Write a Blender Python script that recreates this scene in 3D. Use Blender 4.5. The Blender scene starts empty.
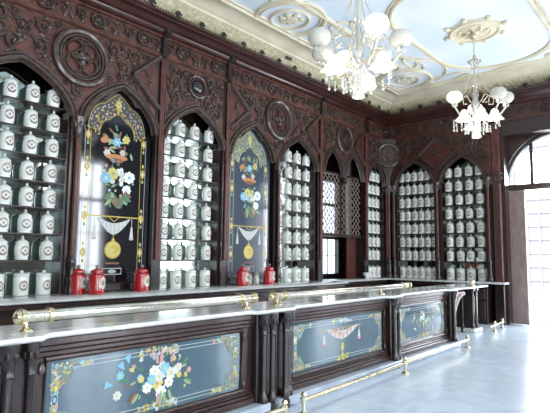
import bpy, math, random
from mathutils import Matrix, Vector
random.seed(7)
C = bpy.context.scene.collection
PI = math.pi

# ------------------------------------------------------------------ materials
def new_mat(name):
    m = bpy.data.materials.new(name); m.use_nodes = True
    nt = m.node_tree; b = nt.nodes['Principled BSDF']
    return m, nt, b

def flat(name, col, rough=0.5, metal=0.0, coat=0.0, emit=0.0, trans=0.0, spec=None, ecol=None):
    m, nt, b = new_mat(name)
    b.inputs['Base Color'].default_value = (*col, 1)
    b.inputs['Roughness'].default_value = rough
    b.inputs['Metallic'].default_value = metal
    b.inputs['Coat Weight'].default_value = coat
    b.inputs['Coat Roughness'].default_value = 0.08
    b.inputs['Transmission Weight'].default_value = trans
    if spec is not None: b.inputs['Specular IOR Level'].default_value = spec
    if emit:
        b.inputs['Emission Color'].default_value = (*(ecol or col), 1)
        b.inputs['Emission Strength'].default_value = emit
    return m

def noisy(name, c1, c2, scale=4, stretch=(1, 1, 1), rough=0.45, bump=0.0, bscale=None, coat=0.0,
          lo=0.35, hi=0.65, detail=6, distort=0.0, metal=0.0, voro=False, rvar=0.0):
    m, nt, b = new_mat(name)
    N = nt.nodes; L = nt.links
    tc = N.new('ShaderNodeTexCoord'); mp = N.new('ShaderNodeMapping')
    mp.inputs['Scale'].default_value = stretch
    L.new(tc.outputs['Object'], mp.inputs['Vector'])
    nz = N.new('ShaderNodeTexNoise'); nz.inputs['Scale'].default_value = scale
    nz.inputs['Detail'].default_value = detail; nz.inputs['Distortion'].default_value = distort
    L.new(mp.outputs['Vector'], nz.inputs['Vector'])
    cr = N.new('ShaderNodeValToRGB')
    cr.color_ramp.elements[0].position = lo; cr.color_ramp.elements[0].color = (*c1, 1)
    cr.color_ramp.elements[1].position = hi; cr.color_ramp.elements[1].color = (*c2, 1)
    L.new(nz.outputs['Fac'], cr.inputs['Fac'])
    L.new(cr.outputs['Color'], b.inputs['Base Color'])
    b.inputs['Roughness'].default_value = rough; b.inputs['Metallic'].default_value = metal
    b.inputs['Coat Weight'].default_value = coat; b.inputs['Coat Roughness'].default_value = 0.15
    if bump:
        bp = N.new('ShaderNodeBump'); bp.inputs['Strength'].default_value = bump
        bp.inputs['Distance'].default_value = 0.02
        if voro:
            t = N.new('ShaderNodeTexVoronoi'); t.feature = 'SMOOTH_F1'; t.inputs['Scale'].default_value = bscale or scale
            L.new(tc.outputs['Object'], t.inputs['Vector']); L.new(t.outputs['Distance'], bp.inputs['Height'])
        else:
            t = N.new('ShaderNodeTexNoise'); t.inputs['Scale'].default_value = bscale or scale * 3
            L.new(mp.outputs['Vector'], t.inputs['Vector']); L.new(t.outputs['Fac'], bp.inputs['Height'])
        L.new(bp.outputs['Normal'], b.inputs['Normal'])
    return m

M = {}
M['wood'] = noisy('mahogany', (0.014, 0.006, 0.005), (0.042, 0.016, 0.012), 3, (6, 6, 1), 0.30, 0.12, 20, 0.4)
M['wood_dark'] = noisy('dark_mahogany', (0.007, 0.004, 0.004), (0.022, 0.010, 0.009), 3, (6, 6, 1), 0.26, 0.1, 20, 0.45)
M['wood_red'] = noisy('red_mahogany', (0.055, 0.014, 0.011), (0.13, 0.036, 0.026), 3, (5, 5, 1.5), 0.45, 0.3, 14, 0.15)
M['moulding'] = noisy('moulding_wood', (0.030, 0.018, 0.015), (0.080, 0.050, 0.042), 5, (3, 3, 3), 0.28, 0.1, 20, 0.5)
M['carving'] = noisy('carved_wood', (0.018, 0.010, 0.008), (0.068, 0.040, 0.030), 8, (1, 1, 1), 0.32, 0.2, 30, 0.35)
M['panelwood'] = noisy('spandrel_wood', (0.050, 0.018, 0.013), (0.135, 0.048, 0.032), 4, (2, 2, 2), 0.45, 0.5, 12, 0.1)
M['leafwood'] = noisy('daylight_paled_wood', (0.30, 0.22, 0.20), (0.40, 0.31, 0.28), 3, (5, 5, 1.5), 0.55)  # wood paled so its colour carries the daylight on leaf and bracket
M['plinth'] = noisy('grey_marble', (0.30, 0.36, 0.44), (0.46, 0.52, 0.60), 3, (1, 1, 1), 0.25)
M['crown'] = noisy('polished_crown_wood', (0.026, 0.007, 0.006), (0.062, 0.016, 0.013), 3, (0.6, 3, 3), 0.28, 0.05, 20, 0.4)
M['marble'] = noisy('white_marble', (0.50, 0.53, 0.53), (0.66, 0.68, 0.66), 2.5, (1, 1, 1), 0.12, 0, None, 0.3, 0.35, 0.55, 8, 2.2)
M['cream'] = noisy('cream_plaster', (0.66, 0.58, 0.42), (0.78, 0.72, 0.56), 2, (1, 1, 1), 0.7)
M['cream_carved'] = noisy('carved_cream_plaster', (0.52, 0.49, 0.30), (0.76, 0.72, 0.50), 14, (1, 1, 1), 0.7, 1.0, 11, 0, voro=True)
M['blue'] = noisy('pale_blue_plaster', (0.66, 0.77, 0.90), (0.84, 0.89, 0.92), 0.7, (1, 1, 1), 0.8, 0, None, 0, 0.3, 0.7, 3)
M['dimwall'] = noisy('brown_wall', (0.16, 0.12, 0.10), (0.22, 0.17, 0.14), 1.5, (1, 1, 1), 0.8)
M['wall'] = noisy('pale_wall', (0.66, 0.68, 0.66), (0.74, 0.75, 0.72), 1.5, (1, 1, 1), 0.8)
M['brass'] = noisy('worn_brass', (0.62, 0.54, 0.34), (0.84, 0.78, 0.58), 6, (1, 1, 1), 0.22, 0, metal=1.0)
M['steel'] = noisy('polished_rail', (0.62, 0.60, 0.50), (0.80, 0.80, 0.76), 5, (1, 1, 1), 0.18, 0, metal=1.0)
M['porcelain'] = noisy('porcelain', (0.76, 0.80, 0.76), (0.86, 0.88, 0.84), 3, (1, 1, 1), 0.18, 0, None, 0.4)
M['jar_dark'] = noisy('label_wreath', (0.10, 0.09, 0.10), (0.42, 0.36, 0.32), 60, (1, 1, 1), 0.4)
M['jar_label'] = flat('label_white', (0.70, 0.66, 0.60), 0.4)
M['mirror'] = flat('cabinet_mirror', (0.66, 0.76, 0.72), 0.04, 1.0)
M['mirror_dimmed'] = flat('reflection_dimmed_mirror', (0.34, 0.42, 0.40), 0.05, 1.0)  # darker copy of the mirror, dimmer reflections put into its colour
M['black_glass'] = flat('black_painted_glass', (0.006, 0.008, 0.012), 0.05, 0, 1.0)
M['reflection_glass'] = flat('reflection_tinted_slate_glass', (0.065, 0.085, 0.115), 0.06, 0, 1.0)  # dark glass tinted slate to stand for a bright reflection
M['counter_glass'] = noisy('reflection_tinted_counter_glass', (0.040, 0.080, 0.105), (0.075, 0.135, 0.17), 1.2, (1, 1, 1), 0.07, 0, None, 1.0)  # blue-grey base colour carries the room's reflection in the counter fronts
M['red_glass'] = flat('ruby_glass', (0.42, 0.010, 0.018), 0.1, 0, 1.0)
M['glass'] = flat('window_glass', (0.92, 0.95, 0.97), 0.02, 0, 0, trans=1.0)
M['opal'] = flat('opal_glass', (0.58, 0.57, 0.50), 0.25, 0, 0.4, emit=0.03, ecol=(1, .97, .9))
M['opal_lit'] = flat('lit_opal_glass', (0.95, 0.92, 0.82), 0.3, 0, 0, emit=0.75, ecol=(1, .93, .80))
M['crystal'] = flat('crystal', (0.85, 0.86, 0.84), 0.08, 0, 0.5, trans=0.75, emit=0.02, ecol=(1, .97, .9))
M['gilt'] = flat('pale_gilt', (0.72, 0.66, 0.50), 0.3, 0.5)
M['iron'] = flat('pale_iron', (0.55, 0.52, 0.53), 0.6)
M['facade'] = noisy('sunlit_facade', (0.50, 0.46, 0.48), (0.56, 0.53, 0.54), 1.0, (1, 1, 1), 0.9)
M['pave'] = noisy('street_paving', (0.55, 0.55, 0.55), (0.66, 0.66, 0.65), 1.0, (1, 1, 1), 0.9)

# floor : large pale bluish marble slabs
def floor_mat():
    m, nt, b = new_mat('marble_floor'); N = nt.nodes; L = nt.links
    tc = N.new('ShaderNodeTexCoord')
    nz = N.new('ShaderNodeTexNoise'); nz.inputs['Scale'].default_value = 2.2; nz.inputs['Detail'].default_value = 8
    nz.inputs['Distortion'].default_value = 1.8
    L.new(tc.outputs['Object'], nz.inputs['Vector'])
    cr = N.new('ShaderNodeValToRGB')
    cr.color_ramp.elements[0].position = 0.38; cr.color_ramp.elements[0].color = (0.50, 0.58, 0.68, 1)
    cr.color_ramp.elements[1].position = 0.60; cr.color_ramp.elements[1].color = (0.58, 0.66, 0.75, 1)
    L.new(nz.outputs['Fac'], cr.inputs['Fac'])
    br = N.new('ShaderNodeTexBrick'); br.offset = 0.0
    br.inputs['Scale'].default_value = 1.0; br.inputs['Brick Width'].default_value = 0.6
    br.inputs['Row Height'].default_value = 0.6; br.inputs['Mortar Size'].default_value = 0.003
    br.inputs['Color1'].default_value = (1, 1, 1, 1); br.inputs['Color2'].default_value = (0.93, 0.94, 0.95, 1)
    br.inputs['Mortar'].default_value = (0.8, 0.8, 0.8, 1)
    L.new(tc.outputs['Object'], br.inputs['Vector'])
    mx = N.new('ShaderNodeMix'); mx.data_type = 'RGBA'; mx.blend_type = 'MULTIPLY'; mx.inputs['Factor'].default_value = 1
    L.new(cr.outputs['Color'], mx.inputs['A']); L.new(br.outputs['Color'], mx.inputs['B'])
    L.new(mx.outputs['Result'], b.inputs['Base Color'])
    b.inputs['Roughness'].default_value = 0.22
    return m
M['floor'] = floor_mat()

PAL = {'gold': flat('paint_gold', (0.446, 0.331, 0.050), 0.35, 0.2), 'white': flat('paint_white', (0.540, 0.540, 0.518), 0.5),
       'blue': flat('paint_blue', (0.036, 0.202, 0.446), 0.5), 'sky': flat('paint_sky', (0.180, 0.418, 0.576), 0.5),
       'yellow': flat('paint_yellow', (0.518, 0.475, 0.144), 0.5), 'orange': flat('paint_orange', (0.475, 0.194, 0.072), 0.5),
       'pink': flat('paint_pink', (0.446, 0.259, 0.259), 0.5), 'green': flat('paint_green', (0.058, 0.158, 0.086), 0.5),
       'lime': flat('paint_sage', (0.245, 0.331, 0.187), 0.5), 'brown': flat('paint_brown', (0.194, 0.079, 0.043), 0.5),
       'sage': flat('paint_dull_sage', (0.144, 0.180, 0.151), 0.5), 'silver': flat('paint_silver', (0.396, 0.432, 0.446), 0.4), 'dark': flat('paint_dark', (0.05, 0.05, 0.06), 0.5)}

# ------------------------------------------------------------------ mesh builder
class MB:
    def __init__(s): s.v = []; s.f = []; s.m = []; s.cur = 0; s.mats = []
    def mat(s, m):
        if m not in s.mats: s.mats.append(m)
        s.cur = s.mats.index(m); return s
    def face(s, idx): s.f.append(tuple(idx)); s.m.append(s.cur)
    def add(s, vs):
        n = len(s.v); s.v.extend([tuple(v) for v in vs]); return n
    def box(s, a, b):
        x0, y0, z0 = a; x1, y1, z1 = b
        n = s.add([(x0, y0, z0), (x1, y0, z0), (x1, y1, z0), (x0, y1, z0), (x0, y0, z1), (x1, y0, z1), (x1, y1, z1), (x0, y1, z1)])
        for q in ((0, 3, 2, 1), (4, 5, 6, 7), (0, 1, 5, 4), (1, 2, 6, 5), (2, 3, 7, 6), (3, 0, 4, 7)): s.face([n + i for i in q])
        return s
    def cbox(s, a, b, c=0.01):
        # box with chamfered edges on all sides (8 corners -> 24 verts)
        x0, y0, z0 = a; x1, y1, z1 = b
        c = min(c, (x1 - x0) / 2.2, (y1 - y0) / 2.2, (z1 - z0) / 2.2)
        rings = []
        for z, i in ((z0, c), (z0 + c, 0), (z1 - c, 0), (z1, c)):
            X0, X1, Y0, Y1 = x0 + i, x1 - i, y0 + i, y1 - i
            r = [(X0 + c, Y0), (X1 - c, Y0), (X1, Y0 + c), (X1, Y1 - c), (X1 - c, Y1), (X0 + c, Y1), (X0, Y1 - c), (X0, Y0 + c)]
            rings.append(s.add([(p[0], p[1], z) for p in r]))
        for k in range(3):
            for j in range(8):
                a0 = rings[k]; b0 = rings[k + 1]
                s.face([a0 + j, a0 + (j + 1) % 8, b0 + (j + 1) % 8, b0 + j])
        s.face([rings[0] + j for j in range(7, -1, -1)]); s.face([rings[3] + j for j in range(8)])
        return s
    def lathe(s, prof, c=(0, 0, 0), n=16, sx=1, sy=1):
        rows = []
        for r, z in prof:
            rows.append(s.add([(c[0] + sx * r * math.cos(2 * PI * k / n), c[1] + sy * r * math.sin(2 * PI * k / n), c[2] + z) for k in range(n)]))
        for a, b in zip(rows, rows[1:]):
            for k in range(n): s.face([a + k, a + (k + 1) % n, b + (k + 1) % n, b + k])
        if prof[0][0] > 1e-4: s.face([rows[0] + k for k in range(n - 1, -1, -1)])
        if prof[-1][0] > 1e-4: s.face([rows[-1] + k for k in range(n)])
        return s
    def tube(s, pts, r, n=8, closed=False, flat=1.0, up=None):
        pts = [Vector(p) for p in pts]; N = len(pts); rows = []
        rr = r if hasattr(r, '__len__') else [r] * N
        ref = Vector(up) if up else None
        prev = None
        for i, p in enumerate(pts):
            if closed: t = pts[(i + 1) % N] - pts[i - 1]
            else: t = pts[min(i + 1, N - 1)] - pts[max(i - 1, 0)]
            if t.length < 1e-9: t = Vector((0, 0, 1))
            t.normalize()
            if ref is not None: a = ref - t * ref.dot(t)
            elif prev is None:
                a = Vector((0, 0, 1)) if abs(t.z) < 0.9 else Vector((1, 0, 0)); a = a - t * a.dot(t)
            else: a = prev - t * prev.dot(t)
            if a.length < 1e-6: a = t.orthogonal()
            a.normalize(); prev = a; b = t.cross(a)
            rows.append(s.add([p + rr[i] * (a * math.cos(2 * PI * k / n) * flat + b * math.sin(2 * PI * k / n)) for k in range(n)]))
        R = range(N if closed else N - 1)
        for i in R:
            a, b = rows[i], rows[(i + 1) % N]
            for k in range(n): s.face([a + k, a + (k + 1) % n, b + (k + 1) % n, b + k])
        if not closed:
            s.face([rows[0] + k for k in range(n - 1, -1, -1)]); s.face([rows[-1] + k for k in range(n)])
        return s
    def ball(s, c, r, n=10, sc=(1, 1, 1)):
        k = max(4, n // 2); prof = [(max(1e-5, math.sin(PI * i / k)), -math.cos(PI * i / k)) for i in range(k + 1)]
        rows = []
        for pr, pz in prof:
            rows.append(s.add([(c[0] + r * sc[0] * pr * math.cos(2 * PI * j / n), c[1] + r * sc[1] * pr * math.sin(2 * PI * j / n), c[2] + r * sc[2] * pz) for j in range(n)]))
        for a, b in zip(rows, rows[1:]):
            for j in range(n): s.face([a + j, a + (j + 1) % n, b + (j + 1) % n, b + j])
        return s
    def poly(s, pts, d0, d1):
        """closed polygon in local (x,z), extruded in y from d0 to d1"""
        n = len(pts); a = s.add([(p[0], d0, p[1]) for p in pts]); b = s.add([(p[0], d1, p[1]) for p in pts])
        s.face([a + k for k in range(n)]); s.face([b + k for k in range(n - 1, -1, -1)])
        for k in range(n): s.face([a + k, b + k, b + (k + 1) % n, a + (k + 1) % n])
        return s
    def build(s, name, m=None, parent=None, smooth=True, loc=None, rotz=None):
        me = bpy.data.meshes.new(name); me.from_pydata(s.v, [], s.f)
        mats = s.mats if s.mats else [m]
        for x in mats: me.materials.append(M[x] if isinstance(x, str) and x in M else (PAL[x] if isinstance(x, str) else x))
        if s.mats:
            for p, i in zip(me.polygons, s.m): p.material_index = i
        me.update()
        o = bpy.data.objects.new(name, me); C.objects.link(o)
        if parent: o.parent = parent
        if loc: o.location = loc
        if rotz is not None: o.rotation_euler = (0, 0, rotz)
        import bmesh
        bm = bmesh.new(); bm.from_mesh(me); bmesh.ops.recalc_face_normals(bm, faces=bm.faces)
        for f in bm.faces: f.smooth = smooth
        for e in bm.edges:
            if len(e.link_faces) == 2 and e.calc_face_angle(0) > 0.65: e.smooth = False
        bm.to_mesh(me); bm.free()
        return o

def thing(name, label, cat, loc=(0, 0, 0), rotz=0, group=None):
    o = bpy.data.objects.new(name, None); C.objects.link(o); o.empty_display_size = 0.1
    o.location = loc; o.rotation_euler = (0, 0, rotz); o['label'] = label; o['category'] = cat
    if group: o['group'] = group
    assert 4 <= len(label.split()) <= 16, label
    return o
def tag(o, label, cat, group=None):
    o['label'] = label; o['category'] = cat
    if group: o['group'] = group
    assert 4 <= len(label.split()) <= 16, label
    return o
def struct(name, mb, m, smooth=False, **k):
    o = mb.build(name, m, smooth=smooth, **k); o['kind'] = 'structure'; return o

# ------------------------------------------------------------------ layout numbers
YF = 6.90      # face of the cabinets on the long wall
XF = 12.65     # face of the cabinets on the end wall
XW = 13.0
CEIL = 6.0
SPR = 3.60; APEX = 4.30; FR0 = 4.98; FR1 = 5.36

# ------------------------------------------------------------------ setting
struct('floor', MB().box((-3, -1.2, -0.1), (13.35, 8.3, 0)), 'floor')
struct('ceiling', MB().box((-3, -1.2, CEIL), (13.35, 7.5, CEIL + 0.15)), 'blue')
# long wall, left open behind the double arch
w = MB(); w.box((-3, 7.42, 0), (9.5, 7.5, CEIL)); w.box((9.5, 7.42, 4.95), (11.45, 7.5, CEIL)); w.box((11.45, 7.42, 0), (13.35, 7.5, CEIL))
struct('wall_left', w, 'wall')
# room behind the lattice
w = MB(); w.box((9.3, 8.2, 0), (11.1, 8.3, 5)); w.box((12.05, 8.2, 0), (13.35, 8.3, 5))
w.box((11.1, 8.2, 0), (12.05, 8.3, 1.1)); w.box((11.1, 8.2, 2.1), (12.05, 8.3, 2.24)); w.box((11.1, 8.2, 3.75), (12.05, 8.3, 5))
w.box((9.3, 7.5, 0), (9.35, 8.2, 5)); w.box((13.3, 7.5, 0), (13.35, 8.2, 5)); w.box((9.3, 7.5, 5), (13.35, 8.3, 5.05))
struct('wall_recess', w, 'wood_dark')
wf = MB(); wf.box((11.08, 8.15, 2.08), (12.07, 8.199, 2.26)); wf.box((11.05, 8.15, 1.04), (12.1, 8.199, 1.10))
wf.box((11.05, 8.15, 3.75), (12.1, 8.199, 3.82)); wf.box((11.05, 8.15, 1.1), (11.11, 8.199, 3.75)); wf.box((12.04, 8.15, 1.1), (12.1, 8.199, 3.75))
wf.box((11.57, 8.21, 1.1), (11.59, 8.24, 2.1)); wf.box((11.1, 8.21, 1.6), (12.05, 8.24, 1.62)); wf.box((11.1, 8.21, 3.05), (12.05, 8.24, 3.13))
for k in range(-6, 15):
    x = 11.1 + k * 0.13
    a = [(x + 0.75 * t, 8.22, 2.24 + 1.5 * t) for t in (0, 1)]
    for sgn in (1, -1):
        pts = []
        for t in [i / 10 for i in range(11)]:
            xx = x + 0.75 * t if sgn == 1 else 11.1 + 0.95 - (x - 11.1) - 0.75 * t
            if 11.1 <= xx <= 12.05: pts.append((xx, 8.22, 2.24 + 1.5 * t))
        if len(pts) > 1: wf.tube([pts[0], pts[-1]], 0.008, 4)
o = struct('window_1', wf, 'wood_dark')
g = MB().box((11.1, 8.245, 1.1), (12.05, 8.25, 3.75)).build('glass_pane', 'glass', o)

# front (street side) wall behind the camera: tall openings with fanlights
DX = [(-1.6, 1.35), (1.5, 1.35), (4.6, 1.3), (7.9, 1.0), (11.72, 1.7)]
w = MB(); x = -3
for cx, wd in DX:
    w.box((x, -1.2, 0), (cx - wd / 2, -1.0, CEIL)); w.box((cx - wd / 2, -1.2, 4.7), (cx + wd / 2, -1.0, CEIL)); x = cx + wd / 2
w.box((x, -1.2, 0), (13.35, -1.0, CEIL)); struct('wall_right', w, 'dimwall')
for i, (cx, wd) in enumerate(DX):
    f = MB(); a = cx - wd / 2; b = cx + wd / 2
    f.box((a - .1, -1.02, 0), (a + .05, -.94, 4.8)); f.box((b - .05, -1.02, 0), (b + .1, -.94, 4.8)); f.box((a + .05, -1.02, 4.65), (b - .05, -.94, 4.8))
    f.box((a + .05, -1.1, 3.3), (b - .05, -1.04, 3.42)); f.box((cx - .03, -1.1, 0), (cx + .03, -1.05, 4.65))
    for z in (1.2, 2.25): f.box((a, -1.1, z), (b, -1.06, z + .03))
    o = struct('window_%d' % (i + 2), f, 'wood_dark')
struct('wall_front', MB().box((-3.1, -1.2, 0), (-3, 8.3, CEIL)), 'dimwall')

# end wall with the arched doorway.  AY = centre, AR = radius of fanlight
AY, AR, AZ = 2.55, 1.17, 3.40
def yz(pts_y_z, x0, x1, mb):
    """polygon in (y,z) extruded in x"""
    n = len(pts_y_z); a = mb.add([(x0, p[0], p[1]) for p in pts_y_z]); b = mb.add([(x1, p[0], p[1]) for p in pts_y_z])
    mb.face([a + k for k in range(n)]); mb.face([b + k for k in range(n - 1, -1, -1)])
    for k in range(n): mb.face([a + k, b + k, b + (k + 1) % n, a + (k + 1) % n])
w = MB(); w.box((13.0, AY + AR + 0.06, 0), (13.25, 8.3, CEIL)); w.box((13.0, -1.2, 0), (13.25, AY - AR - 0.06, CEIL))
arc = lambda r, n=20: [(AY + r * math.cos(PI * k / n), AZ + r * 1.06 * math.sin(PI * k / n)) for k in range(n + 1)]
A = arc(AR + 0.06)
for p, q in zip(A, A[1:]): yz([p, (p[0], CEIL), (q[0], CEIL), q], 13.0, 13.25, w)
struct('wall_back', w, 'wood')
# arched frame, transom and fanlight bars
f = MB(); f.tube([(13.06, p[0], p[1]) for p in arc(AR)], 0.06, 8)
f.box((13.0, AY - AR - .06, 3.27), (13.12, AY + AR + .06, 3.42))
for yy in (AY + 0.58, AY - 0.58): f.box((13.03, yy - .035, 3.42), (13.09, yy + .035, AZ + 1.06 * math.sqrt(AR ** 2 - .58 ** 2) - .02))
f.box((13.0, AY + AR - .02, 0), (13.14, AY + AR + .06, 3.3)); f.box((13.0, AY - AR - .06, 0), (13.14, AY - AR + .02, 3.3))
door_frame = struct('door_1', f, 'wood')
g = MB(); yz(arc(AR - .03), 13.055, 13.06, g); g.build('fanlight_glass', 'glass', door_frame, smooth=False)
# open leaf folded against the jamb
lf = thing('door_leaf', 'tall brown wooden door leaf standing open at the left of the bright doorway', 'door', (12.99, 3.70, 0), math.atan2(-0.40, -0.10))
p = MB(); p.cbox((0, -.025, .01), (.44, .025, 3.26), .006); p.build('leaf_board', 'leafwood', lf)
p = MB()
for z0, z1 in ((.15, .95), (1.05, 2.05), (2.15, 3.1)):
    p.tube([(.07, .03, z0), (.37, .03, z0), (.37, .03, z1), (.07, .03, z1)], .012, 6, closed=True)
p.build('panel_moulding', 'leafwood', lf)
# projecting wooden portal round the opening
w = MB(); w.box((12.68, 3.66, 0), (13.0, 3.735, 4.62)); w.box((12.68, 1.30, 0), (13.0, 1.44, 4.62)); w.box((12.66, 1.30, 4.62), (13.0, 3.735, 4.98))
struct('trim_1', w, 'wood')
w = MB(); w.box((12.62, -1.0, 0), (12.99, 1.28, 4.98)); struct('trim_2', w, 'wood')

# outside
struct('trim_3', MB().box((13.35, -12, -.12), (40, 14, -.02)), 'pave')
w = MB(); w.box((24, -14, -.02), (24.5, 16, 10))
fc = tag(w.build('facade', 'facade', None, False), 'sunlit white building front across the street seen through the doorway', 'building')
w = MB()
for k in range(36): w.box((23.9, -6 + k * .5, 0), (23.99, -5.95 + k * .5, 9))
for k in range(15): w.box((23.93, -7, .6 + k * .6), (23.99, 12, .63 + k * .6))
w.build('facade_joints', 'iron', fc, False)
gt = thing('iron_gate', 'pale iron bar gate standing open outside the bright doorway', 'gate', (13.5, 3.9, 0), 0)
p = MB()
for k in range(12): p.tube([(.1 + k * .16, 0, .05), (.1 + k * .16, 0, 3.1)], .010, 6)
p.build('bars', 'iron', gt)
for z in (.02, 1.2, 3.08): MB().box((.05, -.02, z), (1.95, .02, z + .06)).build('gate_rail', 'iron', gt, False)

# ------------------------------------------------------------------ cove and ceiling mouldings
def wallrun(mb, prof, wall, mitre=True, u0=None, u1=None, closed=False):
    """prof: list (w,z) w = distance out from cabinet face plane. wall 'long' or 'end'"""
    A = []; B = []
    for w_, z in prof:
        if wall == 'long':
            A.append((u0 if u0 is not None else -3, YF - w_, z)); B.append(((XF - w_) if mitre else u1, YF - w_, z))
        else:
            A.append((XF - w_, (YF - w_) if mitre else u0, z)); B.append((XF - w_, u1 if u1 is not None else -1, z))
    a = mb.add(A); b = mb.add(B); n = len(prof)
    for k in range(n - 1 + (1 if closed else 0)): mb.face([a + k, a + (k + 1) % n, b + (k + 1) % n, b + k])
    if closed: mb.face([a + k for k in range(n)]); mb.face([b + k for k in range(n - 1, -1, -1)])
cov = [(-.10, 5.45), (.10, 5.60), (.17, 5.70), (.27, 5.78), (.42, 5.855), (.46, 5.86)]
bor = [(.46, 5.86), (.47, 5.90), (.53, 5.91), (.56, 5.935), (.80, 5.955), (.84, 5.935), (.90, 5.935), (.92, 5.965), (.97, 5.965), (.98, 6.01)]
for i, wl in enumerate(('long', 'end')):
    m_ = MB(); wallrun(m_, cov, wl); struct('trim_%d' % (4 + i), m_, 'cream_carved', True)
    m_ = MB(); wallrun(m_, bor, wl); struct('trim_%d' % (6 + i), m_, 'cream', True)
# lattice relief on the cove band of the end wall, leafy relief on the long wall
m_ = MB()
for k in range(62):
    y = 6.35 - k * .12
    for s_ in (1, -1):
        m_.tube([(XF - .14, y, 5.66), (XF - .24, y - .06 * s_ * 1.0, 5.765), (XF - .38, y - .12 * s_, 5.84)], .018, 5)
struct('trim_8', m_, 'cream', True)
def sp(c, r, turns=1.3, n=16, a0=0, z=CEIL - .01, d=1):
    return [(c[0] + r * (1 - .75 * k / n) * math.cos(a0 + d * 2 * PI * turns * k / n), c[1] + r * (1 - .75 * k / n) * math.sin(a0 + d * 2 * PI * turns * k / n), z) for k in range(n + 1)]
def ring(c, r, n=48, z=CEIL - .015, sx=1, sy=1): return [(c[0] + sx * r * math.cos(2 * PI * k / n), c[1] + sy * r * math.sin(2 * PI * k / n), z) for k in range(n)]
rib = MB()
for yc in (5.05, 1.25):
    rib.tube([(-2.8, yc, CEIL - .01), (8.4, yc, CEIL - .01)], .05, 8); rib.tube([(-2.8, yc + .11, CEIL - .005), (8.4, yc + .11, CEIL - .005)], .02, 6)
def stadium(cx, hx, r, z=CEIL - .01):
    p = [(cx + hx + r * math.cos(a), 3.15 + r * math.sin(a), z) for a in [PI / 2 - PI * k / 20 for k in range(21)]]
    return p + [(cx - hx + r * math.cos(a), 3.15 + r * math.sin(a), z) for a in [-PI / 2 - PI * k / 20 for k in range(21)]]
for cx in (9.35, 5.1, .85):
    rib.tube(stadium(cx, 1.0 if cx > 9 else .85, 1.12), .045, 8, closed=True)
    rib.tube(stadium(cx, 1.0 if cx > 9 else .85, 1.20), .02, 6, closed=True)
# scrolled links and teardrop frames between the large fields
for cx in (2.6, 6.69, 10.95):
    for cy in (5.6 if cx < 10 else 5.45, .70):
        s_ = 1 if cy > 3 else -1
        rib.tube(ring((cx, cy), .66), .04, 8, closed=True); rib.tube(ring((cx, cy), .58), .018, 6, closed=True)
        rib.tube(ring((cx, cy), .36), .03, 8, closed=True)
        for k in range(14): rib.ball((cx + .22 * math.cos(k * .9) * (k / 14), cy + .22 * math.sin(k * .9) * (k / 14), CEIL - .02), .07, 8, (1, 1, .5))
        for d in (1, -1):
            rib.tube(sp((cx + d * .95, cy - s_ * .15), .22, 1.2, a0=0, d=d), .025, 6)
            rib.tube(ring((cx + d * 1.0, cy - s_ * .55), .30, sx=1.2, sy=.75), .022, 6, closed=True)
for (ex, ey, ax, ay) in ((11.45, 4.55, .18, .55), (11.55, 1.9, .18, .5), (11.75, 3.15, .12, .5), (8.0, 4.75, .5, .16), (10.1, 4.78, .42, .15)):
    rib.tube(ring((ex, ey), 1, sx=ax, sy=ay), .03, 6, closed=True)
for d in (1, -1):
    rib.tube([(11.75, 3.15 + d * (1.7 - .04 * k), CEIL - .01) if k == 0 else (11.62 + .10 * math.sin(k * .6), 3.15 + d * (1.7 - .09 * k), CEIL - .01) for k in range(10)], .04, 6)
    rib.tube([(10.6 + .95 * math.cos(a), 3.15 + d * (2.1 - .95 * math.sin(a)), CEIL - .01) for a in [PI * .15 + PI * .7 * k / 12 for k in range(13)]], .035, 6)
# outer frame
rib.tube([(11.70, 6.0, CEIL - .01), (11.70, -.2, CEIL - .01)], .035, 6)
rib.tube([(-2.8, 5.88 + .12, CEIL - .01), (11.70, 6.0, CEIL - .01)], .03, 6)
struct('trim_9', rib, 'cream', True)

def rosette(x, y, lab):
    t = thing('ceiling_rosette', lab, 'ceiling rose', (x, y, CEIL))
    p = MB(); n = 32; P = []
    for k in range(n):
        r = .47 + .06 * (1 if k % 4 == 0 else (0 if k % 4 == 2 else .3)); P.append((r * math.cos(2 * PI * k / n), r * math.sin(2 * PI * k / n)))
    a = p.add([(q[0], q[1], 0) for q in P]); b = p.add([(q[0] * .96, q[1] * .96, -.04) for q in P])
    for k in range(n): p.face([a + k, a + (k + 1) % n, b + (k + 1) % n, b + k])
    p.face([b + k for k in range(n)]); p.build('rose_plate', 'cream', t, False)
    p = MB(); p.tube([(.44 * math.cos(2 * PI * k / 40), .44 * math.sin(2 * PI * k / 40), -.045) for k in range(40)], .03, 8, closed=True)
    p.tube([(.30 * math.cos(2 * PI * k / 40), .30 * math.sin(2 * PI * k / 40), -.045) for k in range(40)], .02, 8, closed=True)
    p.build('rose_ring', 'cream', t)
    p = MB(); 
    for k in range(8):
        a_ = 2 * PI * k / 8
        p.tube([(.06 * math.cos(a_), .06 * math.sin(a_), -.05), (.18 * math.cos(a_ + .2), .18 * math.sin(a_ + .2), -.065), (.27 * math.cos(a_), .27 * math.sin(a_), -.045)], [.02, .04, .012], 6)
        p.ball((.55 * math.cos(a_), .55 * math.sin(a_), -.03), .06, 8, (1, 1, .6))
    p.lathe([(.09, -.04), (.07, -.1), (.02, -.13)], n=12)
    p.build('rose_leaves', 'cream', t)
rosette(9.35, 3.15, 'cream scalloped ceiling rosette above the farther chandelier on the blue ceiling')
rosette(5.1, 3.15, 'cream scalloped ceiling rosette above the nearer chandelier')

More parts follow.
